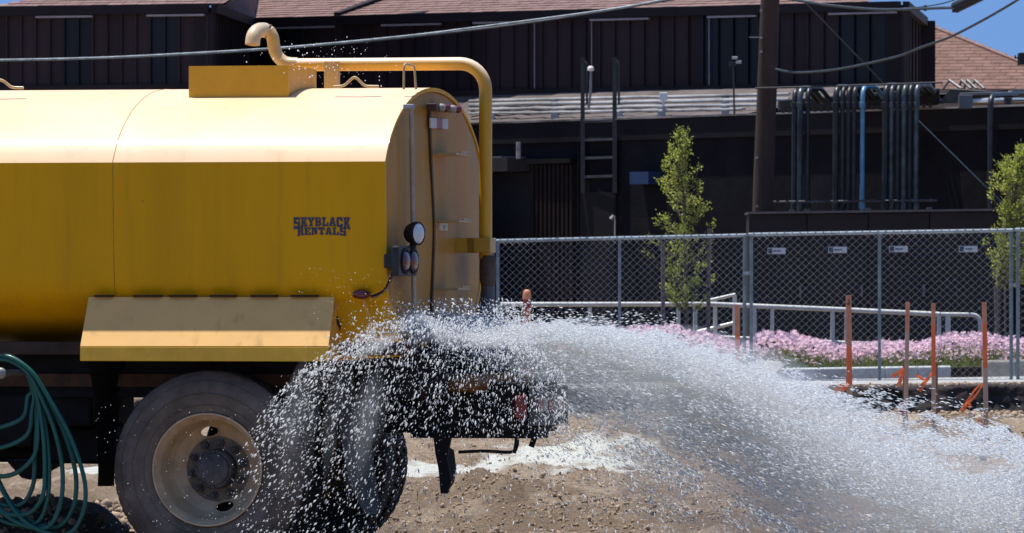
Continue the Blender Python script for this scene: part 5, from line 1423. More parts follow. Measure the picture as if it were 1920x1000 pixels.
# wheels
WX = TS(389, 880, -.05)[0]; WR = .525
def wheel(vo, sgn):
    """outer face plane at vo; sgn=+1 -> outer side faces -y"""
    e = bpy.data.objects.new('wheel', None); col.objects.link(e); e.parent = truck; e.location = (WX, vo, WR)
    c = (0, 0, 0); s_ = sgn
    pr = [(.300, .02), (.305, -.002), (.33, -.010), (.38, -.022), (.43, -.024), (.465, -.014), (.492, .006), (.508, .022)]
    pr2 = pr + [(.522, .04), (.525, .06)]
    side = [(r_, s_ * a_) for r_, a_ in pr2]
    mb = MB(); mb.lathe(side, c, 'y', 120)
    # shoulder / tread carcass and inner side
    mb.lathe([(.512, s_ * .045), (.512, s_ * .245), (.49, s_ * .27), (.40, s_ * .285), (.30, s_ * .27)], c, 'y', 96)
    ty_ = tp_(mb, 'tyre', M['tyre'], parent=e, smooth=50)
    mb = MB()
    nb_ = 56
    for k_ in range(nb_):
        t0 = 2 * math.pi * k_ / nb_
        for (a0, a1, sh) in ((.046, .098, 0), (.112, .178, .5), (.192, .244, 0)):
            tt = t0 + sh * 2 * math.pi / nb_; dt = 2 * math.pi / nb_ * .36
            vs = []
            for rr_ in (.508, .527):
                for (aa, yy) in ((tt - dt, a0), (tt + dt, a0), (tt + dt, a1), (tt - dt, a1)):
                    vs.append((rr_ * math.cos(aa), s_ * yy, rr_ * math.sin(aa)))
            mb.hexa(vs)
    o = tp_(mb, 'tread_blocks', M['tread'], parent=ty_); o['kind'] = 'stuff'
    # moulded rings on sidewall
    mb = MB()
    for rr_, yy in ((.345, -.015), (.405, -.0255), (.47, -.014)):
        mb.lathe([(rr_ - .004, s_ * (yy + .003)), (rr_, s_ * (yy - .003)), (rr_ + .004, s_ * (yy + .003))], c, 'y', 96)
    tp_(mb, 'sidewall_ring', M['tyre'], parent=ty_, smooth=60)
    # rim with deep dish
    mb = MB(); mb.lathe([(.298, s_ * .02), (.302, s_ * -.008), (.300, s_ * -.014), (.292, s_ * -.014), (.286, s_ * .0), (.270, s_ * .02), (.262, s_ * .05), (.258, s_ * .13), (.250, s_ * .165), (.235, s_ * .185)], c, 'y', 96)
    # disc with two hand holes
    dep = lambda r_: .185 + .045 * max(0, (.235 - r_) / .1) ** .8 if r_ > .135 else .23
    nr, na = 26, 144; rr_ = np.linspace(.235, .10, nr)
    base_i = len(mb.v)
    for r_ in rr_:
        for j in range(na):
            t_ = 2 * math.pi * j / na; mb.v.append((r_ * math.cos(t_), s_ * dep(r_), r_ * math.sin(t_)))
    hh_ = [(math.radians(102), .205), (math.radians(-78), .205)]
    def inhole(r_, t_):
        for (ta, ra) in hh_:
            dt = (t_ - ta + math.pi) % (2 * math.pi) - math.pi
            if (dt * ra / .052) ** 2 + ((r_ - ra) / .028) ** 2 < 1: return True
        return False
    for i in range(nr - 1):
        for j in range(na):
            if inhole((rr_[i] + rr_[i + 1]) / 2, 2 * math.pi * (j + .5) / na): continue
            mb.f.append((base_i + i * na + j, base_i + i * na + (j + 1) % na, base_i + (i + 1) * na + (j + 1) % na, base_i + (i + 1) * na + j))
    rim_ = tp_(mb, 'rim', M['rim'], parent=e, smooth=50, fix=False)
    for (ta, ra) in hh_:
        ring = []
        for q3 in np.linspace(0, 2 * math.pi, 28, endpoint=False):
            tt = ta + .054 * math.cos(q3) / ra; r_ = ra + .030 * math.sin(q3); ring.append((r_ * math.cos(tt), s_ * (dep(r_) - .001), r_ * math.sin(tt)))
        mb = MB(); mb.tube(ring, .006, 6, closed=True); tp_(mb, 'hand_hole', M['rim'], parent=rim_, smooth=60)
    mb = MB(); mb.lathe([(.178, s_ * .222), (.172, s_ * .212), (.10, s_ * .205), (.098, s_ * .2)], c, 'y', 48); fl = tp_(mb, 'hub_flange', M['flange'], parent=e, smooth=35)
    mb = MB(); mb.lathe([(.108, s_ * .22), (.106, s_ * .13), (.098, s_ * .12), (.088, s_ * .118), (.084, s_ * .105), (.05, s_ * .098), (0, s_ * .097)], c, 'y', 40); tp_(mb, 'hub', M['hub'], parent=e, smooth=35)
    for k_ in range(10):
        t_ = 2 * math.pi * (k_ + .3) / 10; x_, z_ = .142 * math.cos(t_), .142 * math.sin(t_)
        mb = MB(); mb.lathe([(.021, s_ * .212), (.021, s_ * .185), (.012, s_ * .183), (.011, s_ * .165), (0, s_ * .164)], (x_, 0, z_), 'y', 6); tp_(mb, 'wheel_nut', M['hub'], parent=fl, smooth=30)
    for k_ in range(8):
        t_ = 2 * math.pi * k_ / 8; x_, z_ = .094 * math.cos(t_), .094 * math.sin(t_)
        mb = MB(); mb.lathe([(.009, s_ * .12), (.009, s_ * .108), (0, s_ * .107)], (x_, 0, z_), 'y', 6); tp_(mb, 'hub_bolt', M['hub'], parent=fl)
    # inner dual tyre
    mb = MB(); mb.lathe([(.30, s_ * .33), (.40, s_ * .31), (.49, s_ * .325), (.522, s_ * .36), (.522, s_ * .54), (.49, s_ * .57), (.30, s_ * .56)], c, 'y', 72); tp_(mb, 'inner_tyre', M['tread'], parent=e, smooth=50)
    return e
wheel(-.05, 1); wheel(2.31, -1)
mb = MB(); mb.tube([(WX, .2, WR), (WX, 2.05, WR)], .075, 14); mb.lathe([(.0, -.2), (.14, -.17), (.19, 0), (.14, .17), (0, .2)], (WX, 1.13, WR), 'x', 20); tp_(mb, 'rear_axle', M['blackmetal'], smooth=50)

# mud flaps
mb = MB()
fl_ = [((163, 678), (236, 678)), ((172, 715), (232, 715)), ((178, 765), (224, 765)), ((182, 830), (216, 830)), ((184, 880), (214, 880)), ((183, 912), (213, 912))]
L0 = [Vector(TS(a[0], a[1], -.02 + .03 * i)) for i, (a, b_) in enumerate(fl_)]; L1 = [Vector(TS(b_[0], b_[1], .30 + .03 * i)) for i, (a, b_) in enumerate(fl_)]
L0 = crom(L0, 5); L1 = crom(L1, 5)
for i in range(len(L0) - 1): mb.hexa([L0[i + 1], L1[i + 1], L1[i + 1] + Vector((0, .012, 0)), L0[i + 1] + Vector((0, .012, 0)), L0[i], L1[i], L1[i] + Vector((0, .012, 0)), L0[i] + Vector((0, .012, 0))])
tp_(mb, 'mud_flap', M['black'], smooth=40)
mb = MB()
fl_ = [((622, 690), (690, 690)), ((630, 740), (692, 740)), ((636, 800), (690, 800)), ((646, 860), (696, 860)), ((662, 920), (704, 920)), ((684, 965), (712, 962))]
L0 = crom([TS(a[0], a[1], .02) for a, b_ in fl_], 5); L1 = crom([TS(b_[0], b_[1], .55) for a, b_ in fl_], 5)
for i in range(len(L0) - 1): mb.hexa([L0[i + 1], L1[i + 1], L1[i + 1] + Vector((.012, 0, 0)), L0[i + 1] + Vector((.012, 0, 0)), L0[i], L1[i], L1[i] + Vector((.012, 0, 0)), L0[i] + Vector((.012, 0, 0))])
tp_(mb, 'mud_flap', mat('dusty_flap', (.075, .07, .068), .8, var=.2, vscale=6), smooth=40)

# rear platform with bumper, tape, tail lights
VP = .75
p0, p1 = TS(776, 812, VP), TS(988, 717, VP)
mb = MB(); mb.box(p0[0] - .2, p1[0], VP, VP + .75, p0[2], p1[2]); plat = tp_(mb, 'rear_platform', M['blackmetal'], bevel=.01)
xb = p1[0] + .002
q0, q1 = TR(990, 800, xb), TR(1049, 722, xb)
mb = MB(); mb.box(xb, xb + .05, q0[1], q1[1], q0[2], q1[2]); bum = tp_(mb, 'rear_bumper', mat('bumper_grey', (.10, .10, .11), .5, var=.2, vscale=6), bevel=.008)
for i in range(6):
    v0_ = q0[1] + (q1[1] - q0[1]) * (i / 6 + .01); v1_ = q0[1] + (q1[1] - q0[1]) * ((i + 1) / 6 - .01)
    z0_, z1_ = TR(1010, 771, xb)[2], TR(1010, 747, xb)[2]
    mb = MB(); mb.box(xb + .05, xb + .053, v0_, v1_, z0_, z1_); tp_(mb, 'reflective_tape', M['redbright'] if i % 2 == 0 else mat('tape_grey', (.40, .38, .38), .4), parent=bum)
a = TS(965, 786, VP - .015); b_ = TS(988, 742, VP - .015); mb = MB(); mb.box(a[0], b_[0], VP - .03, VP - .001, a[2], b_[2]); tp_(mb, 'tail_light', M['redbright'], parent=plat, bevel=.01)
for (x_, r0, r1) in ((968, 812, 850), (1000, 800, 838)):
    mb = MB(); mb.tube(crom([TS(x_, r0, VP + .1), TS(x_ + 2, (r0 + r1) / 2, VP + .1), TS(x_ - 4, r1, VP + .1)]), .016 if x_ > 980 else .010, 8); tp_(mb, 'tow_hook', M['blackmetal'], parent=plat, smooth=60)
mb = MB(); mb.tube(crom([TS(860, 848, VP), TS(910, 846, VP), TS(958, 848, VP), TS(966, 838, VP), TS(968, 818, VP)]), .009, 8); tp_(mb, 'air_line', M['black'], parent=plat, smooth=60)
mb = MB(); a = TS(870, 822, VP); b_ = TS(1025, 800, VP); mb.box(a[0] - .3, b_[0] - .05, VP + .02, VP + .3, a[2], a[2] + .06); tp_(mb, 'platform_beam', M['blackmetal'], parent=plat)
# hanging flap and its strut
mb = MB()
for (poly, off) in (([(812, 815), (846, 815), (838, 860), (846, 900), (838, 926), (826, 926), (822, 880), (816, 850)], .03),):
    mb.prism([TS(a, b2, VP - .05) for a, b2 in poly], (0, off, 0))
tp_(mb, 'hanging_bracket', M['blackmetal'], parent=plat)
mb = MB(); mb.prism([TS(836, 835, VP + .05), TS(850, 845, VP + .05), TS(854, 880, VP + .05), TS(850, 905, VP + .05), TS(840, 920, VP + .05), TS(834, 880, VP + .05)], (0, .02, 0)); tp_(mb, 'hanging_flap', mat('dusty_flap', (.075, .07, .068), .8), parent=plat)
# spray heads under the tank end and pump housing
for (px_, py_, v_) in ((800, 668, .45), (860, 672, 1.2), (905, 672, 1.9)):
    c0 = TS(px_, py_, v_); mb = MB(); mb.tube([(c0[0] - .25, v_, c0[2] + .02), c0], .04, 12); mb.lathe([(.045, -.02), (.085, .03), (.085, .05), (.04, .055), (0, .055)], c0, 'x', 20); tp_(mb, 'spray_head', M['blackmetal'], smooth=50)
mb = MB(); c0 = TS(740, 700, .5); mb.lathe([(0, -.2), (.10, -.18), (.13, 0), (.10, .18), (0, .2)], (c0[0], 1.0, c0[2]), 'y', 20); mb.tube([(-.3, .4, 1.0), (.35, .5, .98), (.35, 1.9, .98)], .05, 10); tp_(mb, 'spray_pipe', mat('rust_orange_pipe', (.16, .07, .02), .6, var=.3, vscale=8), smooth=50)

# overhead fill pipe
PV = 1.62
def PP(a, b_, v_=PV): return TS(a, b_, v_)
xr = PP(910.5, 300)[0]
ztop = PP(760, 120.5)[2]
rad_p = 12.3 / F * 41.1
hor = [PP(536, 120.5), PP(700, 120.5), (xr - .05, PV, ztop)]
zdn = PP(911, 486)[2]
pth = [Vector((PP(545, 120)[0], PV, ztop))] + [Vector((x_, PV, ztop)) for x_ in np.linspace(PP(560, 120)[0], xr - .15, 6)]
for i in range(9):
    t_ = math.pi / 2 * i / 8; pth.append(Vector((xr - .145 + .145 * math.sin(t_), PV, ztop - .145 + .145 * math.cos(t_))))
pth += [Vector((xr, PV, z_)) for z_ in np.linspace(ztop - .3, zdn, 4)]
mb = MB(); mb.tube(pth, rad_p, 20); fpipe = tp_(mb, 'fill_pipe', M['pipe'], smooth=60)
mb = MB(); mb.lathe([(rad_p * .95, .02), (rad_p * .95, -.9)], (xr + .012, PV, zdn), 'z', 20); tp_(mb, 'lower_pipe', M['greypipe'], smooth=60)
mb = MB(); mb.lathe([(rad_p * 1.1, .03), (rad_p * 1.25, .0), (rad_p * 1.25, -.10), (rad_p * 1.0, -.14)], (xr + .012, PV, zdn - .01), 'z', 20); tp_(mb, 'pipe_coupling', mat('rusty_coupling', (.13, .075, .05), .7, var=.3, vscale=14), smooth=50)
# riser and elbow
p = [PP(558, 120), PP(536, 118), PP(521, 106), PP(514, 88), PP(511, 70), PP(504, 58)]
mb = MB(); mb.tube(crom(p, 8), rad_p * .98, 18); tp_(mb, 'riser', mat('worn_cream_yellow', (.62, .44, .17), .4, var=.15, vscale=12, color2=(.46, .27, .05), coat=.2, dust_glare=.5, speck=.5), smooth=60)
p = [PP(508, 63), PP(500, 58), PP(490, 56.5, PV - .04), PP(481, 60, PV - .12), PP(475, 70, PV - .16), PP(473.5, 84, PV - .17)]
mb = MB(); mb.tube(crom(p, 8), [rad_p * (1.05 if i < 10 else 1.15) for i in range(41)], 18, caps=False); elb = tp_(mb, 'spout_elbow', M['cream'], smooth=60)
for q2 in ((504, 60, 0), (489, 57, .03)):
    c0 = Vector(PP(q2[0], q2[1], PV - q2[2])); mb = MB(); n_ = 20
    dr_ = Vector((-1, 0, .35)).normalized(); up2 = Vector((0, 1, 0)); s2 = dr_.cross(up2)
    mb.tube([c0 + (up2 * math.cos(t_) + s2 * math.sin(t_)) * rad_p * 1.09 for t_ in np.linspace(0, 6.283, n_, endpoint=False)], .005, 6, closed=True); tp_(mb, 'elbow_ring', mat('ring_brown', (.16, .09, .04), .6), parent=elb, smooth=60)
# pipe bracket to the end plate and support on top
vA = TR(868, 461, .05)[1]; zb0, zb1 = TR(890, 475, .05)[2], TR(890, 447, .05)[2]
mb = MB(); mb.box(.0, xr - .04, vA - .03, vA + .03, zb0, zb1); mb.box(xr - .09, xr + .045, min(vA, PV) - .03, PV + .06, zb0, zb1)
tp_(mb, 'pipe_bracket', mat('bracket_paint', (.55, .30, .03), .4, var=.08, vscale=5, coat=.2), bevel=.006)
a, b_ = PP(615, 163), PP(641, 114)
topz = 2.42
mb = MB(); mb.box(a[0], b_[0] + .002, PV - .09, PV - .045, 2.38, PP(620, 116)[2]); tp_(mb, 'pipe_support', mat('support_tan', (.55, .34, .11), .5, var=.1, vscale=5, coat=.1), bevel=.004)
# overflow box round the hatch
vb0, vb1 = .62, 1.22
x0, x1 = TS(354, 140, vb0)[0], TS(541, 140, vb0)[0]
zt_, zbm = TS(450, 123.5, vb0)[2], 2.50
mb = MB()
mb.box(x0, x1, vb0, vb0 + .012, zbm - .05, zt_); mb.box(x0, x1, vb1 - .012, vb1, zbm, zt_)
mb.box(x0, x0 + .012, vb0 + .013, vb1 - .013, zbm, zt_)
hb = tp_(mb, 'hatch_box', mat('box_yellow', (.72, .37, .006), .45, var=.08, vscale=3, coat=.1, speck=.3, dust_glare=.4))
mb = MB(); mb.box(x1 - .012, x1, vb0 + .013, vb1 - .013, zbm - .02, zt_ - .002); tp_(mb, 'hatch_box_end', mat('box_end_yellow', (.58, .29, .02), .5, var=.15, vscale=3, coat=.08, spec=.3), parent=hb)
mb = MB(); mb.lathe([(.22, 0), (.22, .06), (.2, .075), (0, .08)], ((x0 + x1) / 2 - .05, (vb0 + vb1) / 2, 2.52), 'z', 32); tp_(mb, 'hatch_lid', M['paint'], parent=hb, smooth=40)
# grab rails and hooks on top
hk = mat('grab_tan', (.55, .38, .18), .45, var=.12, vscale=12, coat=.2)
v_ = .62
mb = MB(); mb.tube(fillet([TS(757, 168, v_), TS(757.5, 119, v_), TS(777, 124, v_ + .12), TS(780, 168, v_ + .12)], .03), .0065, 8); tp_(mb, 'grab_rail', hk, smooth=60)
mb = MB(); mb.tube(fillet([TS(625, 163, v_), TS(645, 161.5, v_), TS(662, 145.5, v_), TS(668, 145.5, v_), TS(684, 162, v_), TS(710, 162.5, v_)], .02), .0075, 8); tp_(mb, 'lifting_eye', hk, smooth=60)
mb = MB(); mb.tube(fillet([TS(-40, 165, v_), TS(-14, 150, v_), TS(4, 150, v_), TS(22, 164.5, v_), TS(44, 165, v_)], .02), .008, 8); tp_(mb, 'lifting_eye', hk, smooth=60)
# hose hook
c0 = TS(11, 700, -.02); mb = MB(); mb.tube([(c0[0], .35, c0[2]), (c0[0], -.10, c0[2])], .018, 10); mb.lathe([(.0, 0), (.022, .0), (.031, .01), (.031, .02), (.02, .03), (0, .03)], (c0[0], -.13, c0[2]), 'y', 18)
tp_(mb, 'hose_hook', mat('hook_grey', (.30, .30, .28), .5, .2, var=.2), smooth=50)

# garden hose looped on the hook
hz = MB()
loops = [  # (top row, right x, right row, bottom x, bottom row, left x, left row, depth)
    (668, 52, 745, -30, 808, -90, 740, -.05), (666, 60, 770, -5, 841, -90, 770, -.07), (670, 72, 790, 12, 893, -95, 800, -.09), (667, 66, 850, 30, 949, -100, 850, -.06),
    (669, 84, 880, 44, 966, -70, 880, -.10), (672, 92, 870, 60, 985, -60, 900, -.08), (675, 117, 880, 80, 992, -40, 880, -.11), (670, 142, 890, 100, 990, -20, 860, -.07), (668, 159, 905, 118, 1004, -10, 890, -.12)]
path = []
for (tr, rx, rrow, bx, br, lx, lr, dv) in loops:
    off = dv
    mid = (10 + rx) / 2 + 12
    for (a, b_, vv) in ((-20, tr + 14, -.02), (12, tr, off * .8), (38 + rx * .10, tr + 16 + rx * .05, off), (50 + rx * .20, tr + 62, off), ((50 + rx * .20) * .42 + rx * .58 + 3, (tr + 62) * .52 + rrow * .48, off), (rx, rrow, off), ((rx * .85 + bx * .15), rrow * .35 + br * .65, off - .01), (bx, br, off), ((bx + lx) / 2 - 10, br * .6 + lr * .4 + 18, off + .01), (lx, lr, -.02), (-50, (lr + tr) / 2, 0)):
        path.append(TS(a, b_, vv))
hz.tube(crom(path, 6), .0125, 8)
ho = hz.build('garden_hose', M['hose'], smooth=60); ho.location = truck.location; ho.rotation_euler = truck.rotation_euler
tag(ho, 'teal green rubber hose hung in long loops at the truck side, left edge', 'hose')

# ================================================================== WATER
wm_ = bpy.data.materials.new('water_droplets'); wm_.use_nodes = True
t = wm_.node_tree; N = t.nodes; L = t.links; b = N['Principled BSDF']
b.inputs['Base Color'].default_value = (.90, .95, 1.0, 1); b.inputs['Roughness'].default_value = .15; b.inputs['IOR'].default_value = 1.33
b.inputs['Specular IOR Level'].default_value = .9
tr = N.new('ShaderNodeBsdfTranslucent'); tr.inputs[0].default_value = (.95, .98, 1, 1)
ms = N.new('ShaderNodeMixShader'); ms.inputs[0].default_value = .7
L.new(b.outputs[0], ms.inputs[1]); L.new(tr.outputs[0], ms.inputs[2])
gl = N.new('ShaderNodeBsdfTransparent'); ms2 = N.new('ShaderNodeMixShader'); g = N.new('ShaderNodeNewGeometry')
mr = N.new('ShaderNodeMapRange'); mr.inputs[3].default_value = .0; mr.inputs[4].default_value = .38
L.new(g.outputs['Random Per Island'], mr.inputs[0]); L.new(mr.outputs[0], ms2.inputs[0])
L.new(ms.outputs[0], ms2.inputs[1]); L.new(gl.outputs[0], ms2.inputs[2]); L.new(ms2.outputs[0], N['Material Output'].inputs['Surface'])

# drop shape: small elongated bipyramid (length along x)
dv = [(-.5, 0, 0)]; 
for x_, r_ in ((-.15, .5), ):
    for j in range(3): dv.append((x_ + .1, r_ * math.cos(j * math.pi / 1.5 + .4), r_ * math.sin(j * math.pi / 1.5 + .4)))
dv.append((.5, 0, 0)); dv = np.array(dv)
df = [(0, 1 + (j + 1) % 3, 1 + j) for j in range(3)] + [(4, 1 + j, 1 + (j + 1) % 3) for j in range(3)]
df = np.array(df)
def drops(name, px, py, D, dx, dy, length, width, dyw=None):
    """px,py picture positions; dx,dy direction of flight in picture; sizes in picture pixels at the truck"""
    n_ = len(px); u = 40.5 / F
    pos = np.stack([(px - 960) / F * D, D, HC - (py - HY) / F * D], 1)
    d3 = np.stack([dx, rng.normal(0, .25, n_), -dy], 1); d3 /= np.linalg.norm(d3, axis=1)[:, None]
    s1 = np.cross(d3, rng.normal(size=(n_, 3))); s1 /= np.linalg.norm(s1, axis=1)[:, None]; s2 = np.cross(d3, s1)
    R_ = np.stack([d3 * (length * u)[:, None], s1 * (width * u)[:, None], s2 * (width * u * rng.uniform(.7, 1.2, n_))[:, None]], -1)
    return pos, R_
ALL = []
TXs = [640, 690, 740, 780, 830, 900, 1000, 1100, 1200, 1300, 1400, 1500, 1600, 1700, 1800, 1920, 2050, 2200]
TTs = [655, 622, 600, 588, 592, 602, 606, 612, 626, 648, 680, 716, 744, 768, 790, 818, 850, 895]
TBs = [690, 690, 690, 690, 688, 690, 735, 800, 850, 905, 965, 1020, 1060, 1100, 1130, 1160, 1190, 1220]
def fan(n_, a, b_, xlo, xhi, lmin, lmax, wmin, wmax, xp=1.0, clump=.0):
    px = xlo + (xhi - xlo) * rng.random(n_) ** xp
    t_ = rng.beta(a, b_, n_)
    if clump:
        k = fbm(px / 45, t_ * 9 + px / 400, 3, 301) + rng.normal(0, .06, n_) > clump; px, t_ = px[k], t_[k]
    k = fbm(t_ * 16 + px / 260, px / 170 - t_ * 3, 4, 401) + rng.normal(0, .09, len(px)) > .40; px, t_ = px[k], t_[k]
    n_ = len(px)
    top_ = np.interp(px, TXs, TTs); bot = np.interp(px, TXs, TBs)
    ragged = 14 * (fbm(px / 30, px * 0, 3, 305) - .5) * 2
    py = top_ + ragged * (1 - t_) + (bot - top_) * t_ + rng.normal(0, 3, n_)
    sl = (np.interp(px + 20, TXs, TTs) - top_) / 20 * (1 - t_) + (np.interp(px + 20, TXs, TBs) - bot) / 20 * t_
    spread = .15 + np.clip((px - 700) / 1200, 0, 1) * 1.1
    D = 40.9 + rng.normal(0, 1, n_) * spread * .5
    ang = rng.normal(0, .15, n_)
    dx, dy = np.ones(n_), sl * .8 + ang + .06
    s_ = rng.random(n_) ** 2.2
    ln = lmin + (lmax - lmin) * s_ * rng.uniform(.5, 1.2, n_); wd = wmin + (wmax - wmin) * s_
    ALL.append(drops('', px, py, D, dx, dy, ln, wd))
fan(86000, 1.15, 2.8, 690, 2150, 5, 17, .9, 2.6, 1.0)
fan(30000, 1.4, 2.2, 760, 1500, 5, 16, .9, 2.6, 1.0, .46)
fan(30000, 1.0, 1.25, 960, 2150, 4, 15, .9, 2.4, .75)
fan(20000, 1.2, 1.7, 1250, 2150, 5, 18, .9, 2.4, .9)
fan(1500, 1.1, 1.6, 1000, 2150, 8, 14, 3.0, 5.0, .8)
fan(22000, 1.0, 5.0, 690, 1250, 3, 9, 1.2, 3.2, 1.2)
n_ = 15000; px = rng.uniform(1000, 2100, n_); bot = np.interp(px, TXs, TBs)
dd_ = rng.exponential(55, n_); py = bot - 25 + dd_; k = (py < 1015) & (fbm(px / 60, py / 40, 3, 381) + rng.normal(0, .08, n_) > .42); px, py = px[k], py[k]
ALL.append(drops('', px, py, 40.9 + rng.normal(0, .6, len(px)), np.ones(len(px)), .9 + rng.normal(0, .25, len(px)), rng.uniform(3, 12, len(px)), rng.uniform(.9, 3.0, len(px))))
n_ = 5000; px = rng.uniform(820, 2100, n_); top_ = np.interp(px, TXs, TTs)
py = top_ - np.abs(rng.normal(0, 9 + (px - 800) / 90, n_)) + 4; sl = (np.interp(px + 20, TXs, TTs) - top_) / 20
k = fbm(px / 18, py / 10, 3, 371) > .5; px, py, sl = px[k], py[k], sl[k]
ALL.append(drops('', px, py, 40.9 + rng.normal(0, .35, len(px)), np.ones(len(px)), sl + rng.normal(0, .15, len(px)), rng.uniform(3, 14, len(px)), rng.uniform(.9, 2.4, len(px))))
# ragged left splash and falling curtain
def cloud(n_, fn_in, x0, x1, y0, y1, D0, D1, dirf, lmin, lmax, wmin, wmax, pw=2.5):
    px = rng.uniform(x0, x1, n_); py = rng.uniform(y0, y1, n_)
    p_ = fn_in(px, py); k = rng.random(n_) < p_; px, py = px[k], py[k]; n_ = len(px)
    D = rng.uniform(D0, D1, n_); dx, dy = dirf(px, py)
    s_ = rng.random(n_) ** pw
    ALL.append(drops('', px, py, D, dx, dy, lmin + (lmax - lmin) * s_, wmin + (wmax - wmin) * s_))
LXs = [440, 480, 510, 560, 620, 690, 740, 780, 1000, 1060]
LYs = [860, 790, 748, 700, 655, 615, 600, 590, 650, 700]
def dens(px, py):
    top_ = np.interp(px, LXs, LYs); d_ = py - top_
    p_ = np.where(d_ > 0, .12 + .9 * np.exp(-d_ / 70) + .30 * np.exp(-d_ / 230), np.exp(d_ / 7) * .5)
    p_ *= sstep(430, 600, px + (py - 700) * .1) * (1 - .35 * sstep(820, 960, px))
    p_ *= .30 + 1.05 * fbm(px / 26, py / 26, 3, 311)
    p_ *= 1 - .35 * np.exp(-((px - 800) / 130) ** 2 - ((py - 690) / 32) ** 2)
    # thin out in the space below the platform on the right
    p_ *= 1 - .88 * sstep(745, 800, px) * sstep(800, 850, py)
    return np.clip(p_, 0, 1)
def dleft(px, py):
    k = np.clip((px - 700) / 150, -1, 1); return -.55 + .35 * k + rng.normal(0, .22, len(px)), 1.0 + rng.normal(0, .2, len(px))
cloud(30000, dens, 430, 1060, 570, 1010, 39.0, 39.45, dleft, 3.0, 11, 1.2, 4.4, 3.6)
cloud(36000, dens, 430, 1060, 570, 1010, 39.6, 41.6, dleft, 2.2, 6, 1.0, 2.2)
# crest froth
def crest(px, py):
    top_ = np.interp(px, LXs[3:8] + [900, 1000], [705, 655, 612, 594, 584, 600, 606]); d_ = py - top_
    return np.clip(np.exp(-np.abs(d_ - 22) / 22) * sstep(600, 700, px), 0, 1) * (.5 + fbm(px / 14, py / 14, 2, 331))
cloud(46000, crest, 610, 1000, 560, 700, 39.3, 41.0, lambda a, b_: (rng.normal(0, 1, len(a)), rng.normal(0, .6, len(a))), 2, 8, 1.1, 3.8, 2.6)
# flicks over the railing, fallen drops in the foreground, splashes over the hatch
cloud(1600, lambda a, b_: np.clip(1 - np.abs(b_ - (600 + (a - 1000) * .06)) / 32, 0, 1) * (.3 + fbm(a / 22, b_ / 12, 2, 341)), 900, 1270, 565, 640, 40, 41, lambda a, b_: (np.ones(len(a)), rng.normal(.05, .12, len(a))), 4, 11, 1.6, 2.8)
cloud(1500, lambda a, b_: .3 + .5 * fbm(a / 40, b_ / 40, 2, 351), 760, 1350, 790, 1005, 39.4, 43, lambda a, b_: (rng.normal(0.1, .25, len(a)), np.ones(len(a))), 4, 13, 1.6, 4.0)
cloud(900, lambda a, b_: np.exp(-((a - 600) / 85) ** 2 - ((b_ - 120) / 34) ** 2), 440, 800, 60, 175, 40.0, 41.2, lambda a, b_: (rng.normal(0, .6, len(a)), np.ones(len(a))), 1.4, 4.5, 1.1, 3.8, 5)
cloud(160, lambda a, b_: np.ones(len(a)) * .5, 560, 760, 500, 610, 39.0, 39.5, lambda a, b_: (rng.normal(0, .6, len(a)), np.ones(len(a))), 1.2, 2.6, 1, 2, 4)
cloud(350, lambda a, b_: np.ones(len(a)) * .6, 180, 560, 760, 1000, 38.9, 39.3, lambda a, b_: (-.2 + rng.normal(0, .2, len(a)), np.ones(len(a))), 1.5, 3.5, 1, 2, 4)
pos = np.concatenate([a[0] for a in ALL]); R_ = np.concatenate([a[1] for a in ALL])
wo = bake('water_spray', dv, df, pos, R_, wm_, smooth=False)
wo['kind'] = 'stuff'; tag(wo, 'white fan of water drops spraying from the truck rear to the right', 'water spray')

# fine mist inside the fan: closed lens-shaped body
def mist(name, outline, c0, thick, dens_, lab=''):
    cx_, cy_ = c0; n_ = len(outline); O = [W(a, b_, 40.9) for a, b_ in outline]; C0 = W(cx_, cy_, 40.9)
    mb = MB(); rings_ = [(1.0, 0.0), (.93, .25), (.8, .5), (.6, .75), (.35, .93)]
    def ring(f_, o_): return [C0.lerp(p, f_) + Vector((0, o_ * thick, 0)) for p in O]
    seq = [ring(f_, -o_) for f_, o_ in rings_[::-1]] + [ring(f_, o_) for f_, o_ in rings_[1:]]
    for rg in seq: mb.v += [tuple(p) for p in rg]
    for i in range(len(seq) - 1):
        for j in range(n_): mb.f.append((i * n_ + j, i * n_ + (j + 1) % n_, (i + 1) * n_ + (j + 1) % n_, (i + 1) * n_ + j))
    mb.f.append(tuple(range(n_))); mb.f.append(tuple((len(seq) - 1) * n_ + j for j in range(n_)))
    m_ = bpy.data.materials.new(name); m_.use_nodes = True; t_ = m_.node_tree; t_.nodes.remove(t_.nodes['Principled BSDF'])
    pv = t_.nodes.new('ShaderNodeVolumeScatter'); pv.inputs['Color'].default_value = (.88, .93, 1, 1); pv.inputs['Density'].default_value = dens_; pv.inputs['Anisotropy'].default_value = .3
    t_.links.new(pv.outputs[0], t_.nodes['Material Output'].inputs['Volume'])
    o = mb.build(name, m_, fix=True, parent=wo); o['kind'] = 'stuff'; return o
mist('water_mist', [(860, 640), (960, 612), (1080, 614), (1200, 634), (1320, 662), (1450, 712), (1600, 756), (1760, 796), (1920, 836), (2080, 880), (2120, 960), (2060, 1080), (1800, 1090), (1560, 1040), (1400, 960), (1290, 880), (1180, 815), (1060, 775), (960, 720), (880, 690)], (1450, 850), .6, .62, '')
mist('water_mist', [(1060, 740), (1200, 780), (1400, 860), (1700, 900), (2050, 930), (2120, 1000), (2050, 1085), (1700, 1095), (1400, 1080), (1240, 1020), (1130, 920), (1060, 820)], (1500, 960), .7, .22)
wr = np.random.default_rng(77)
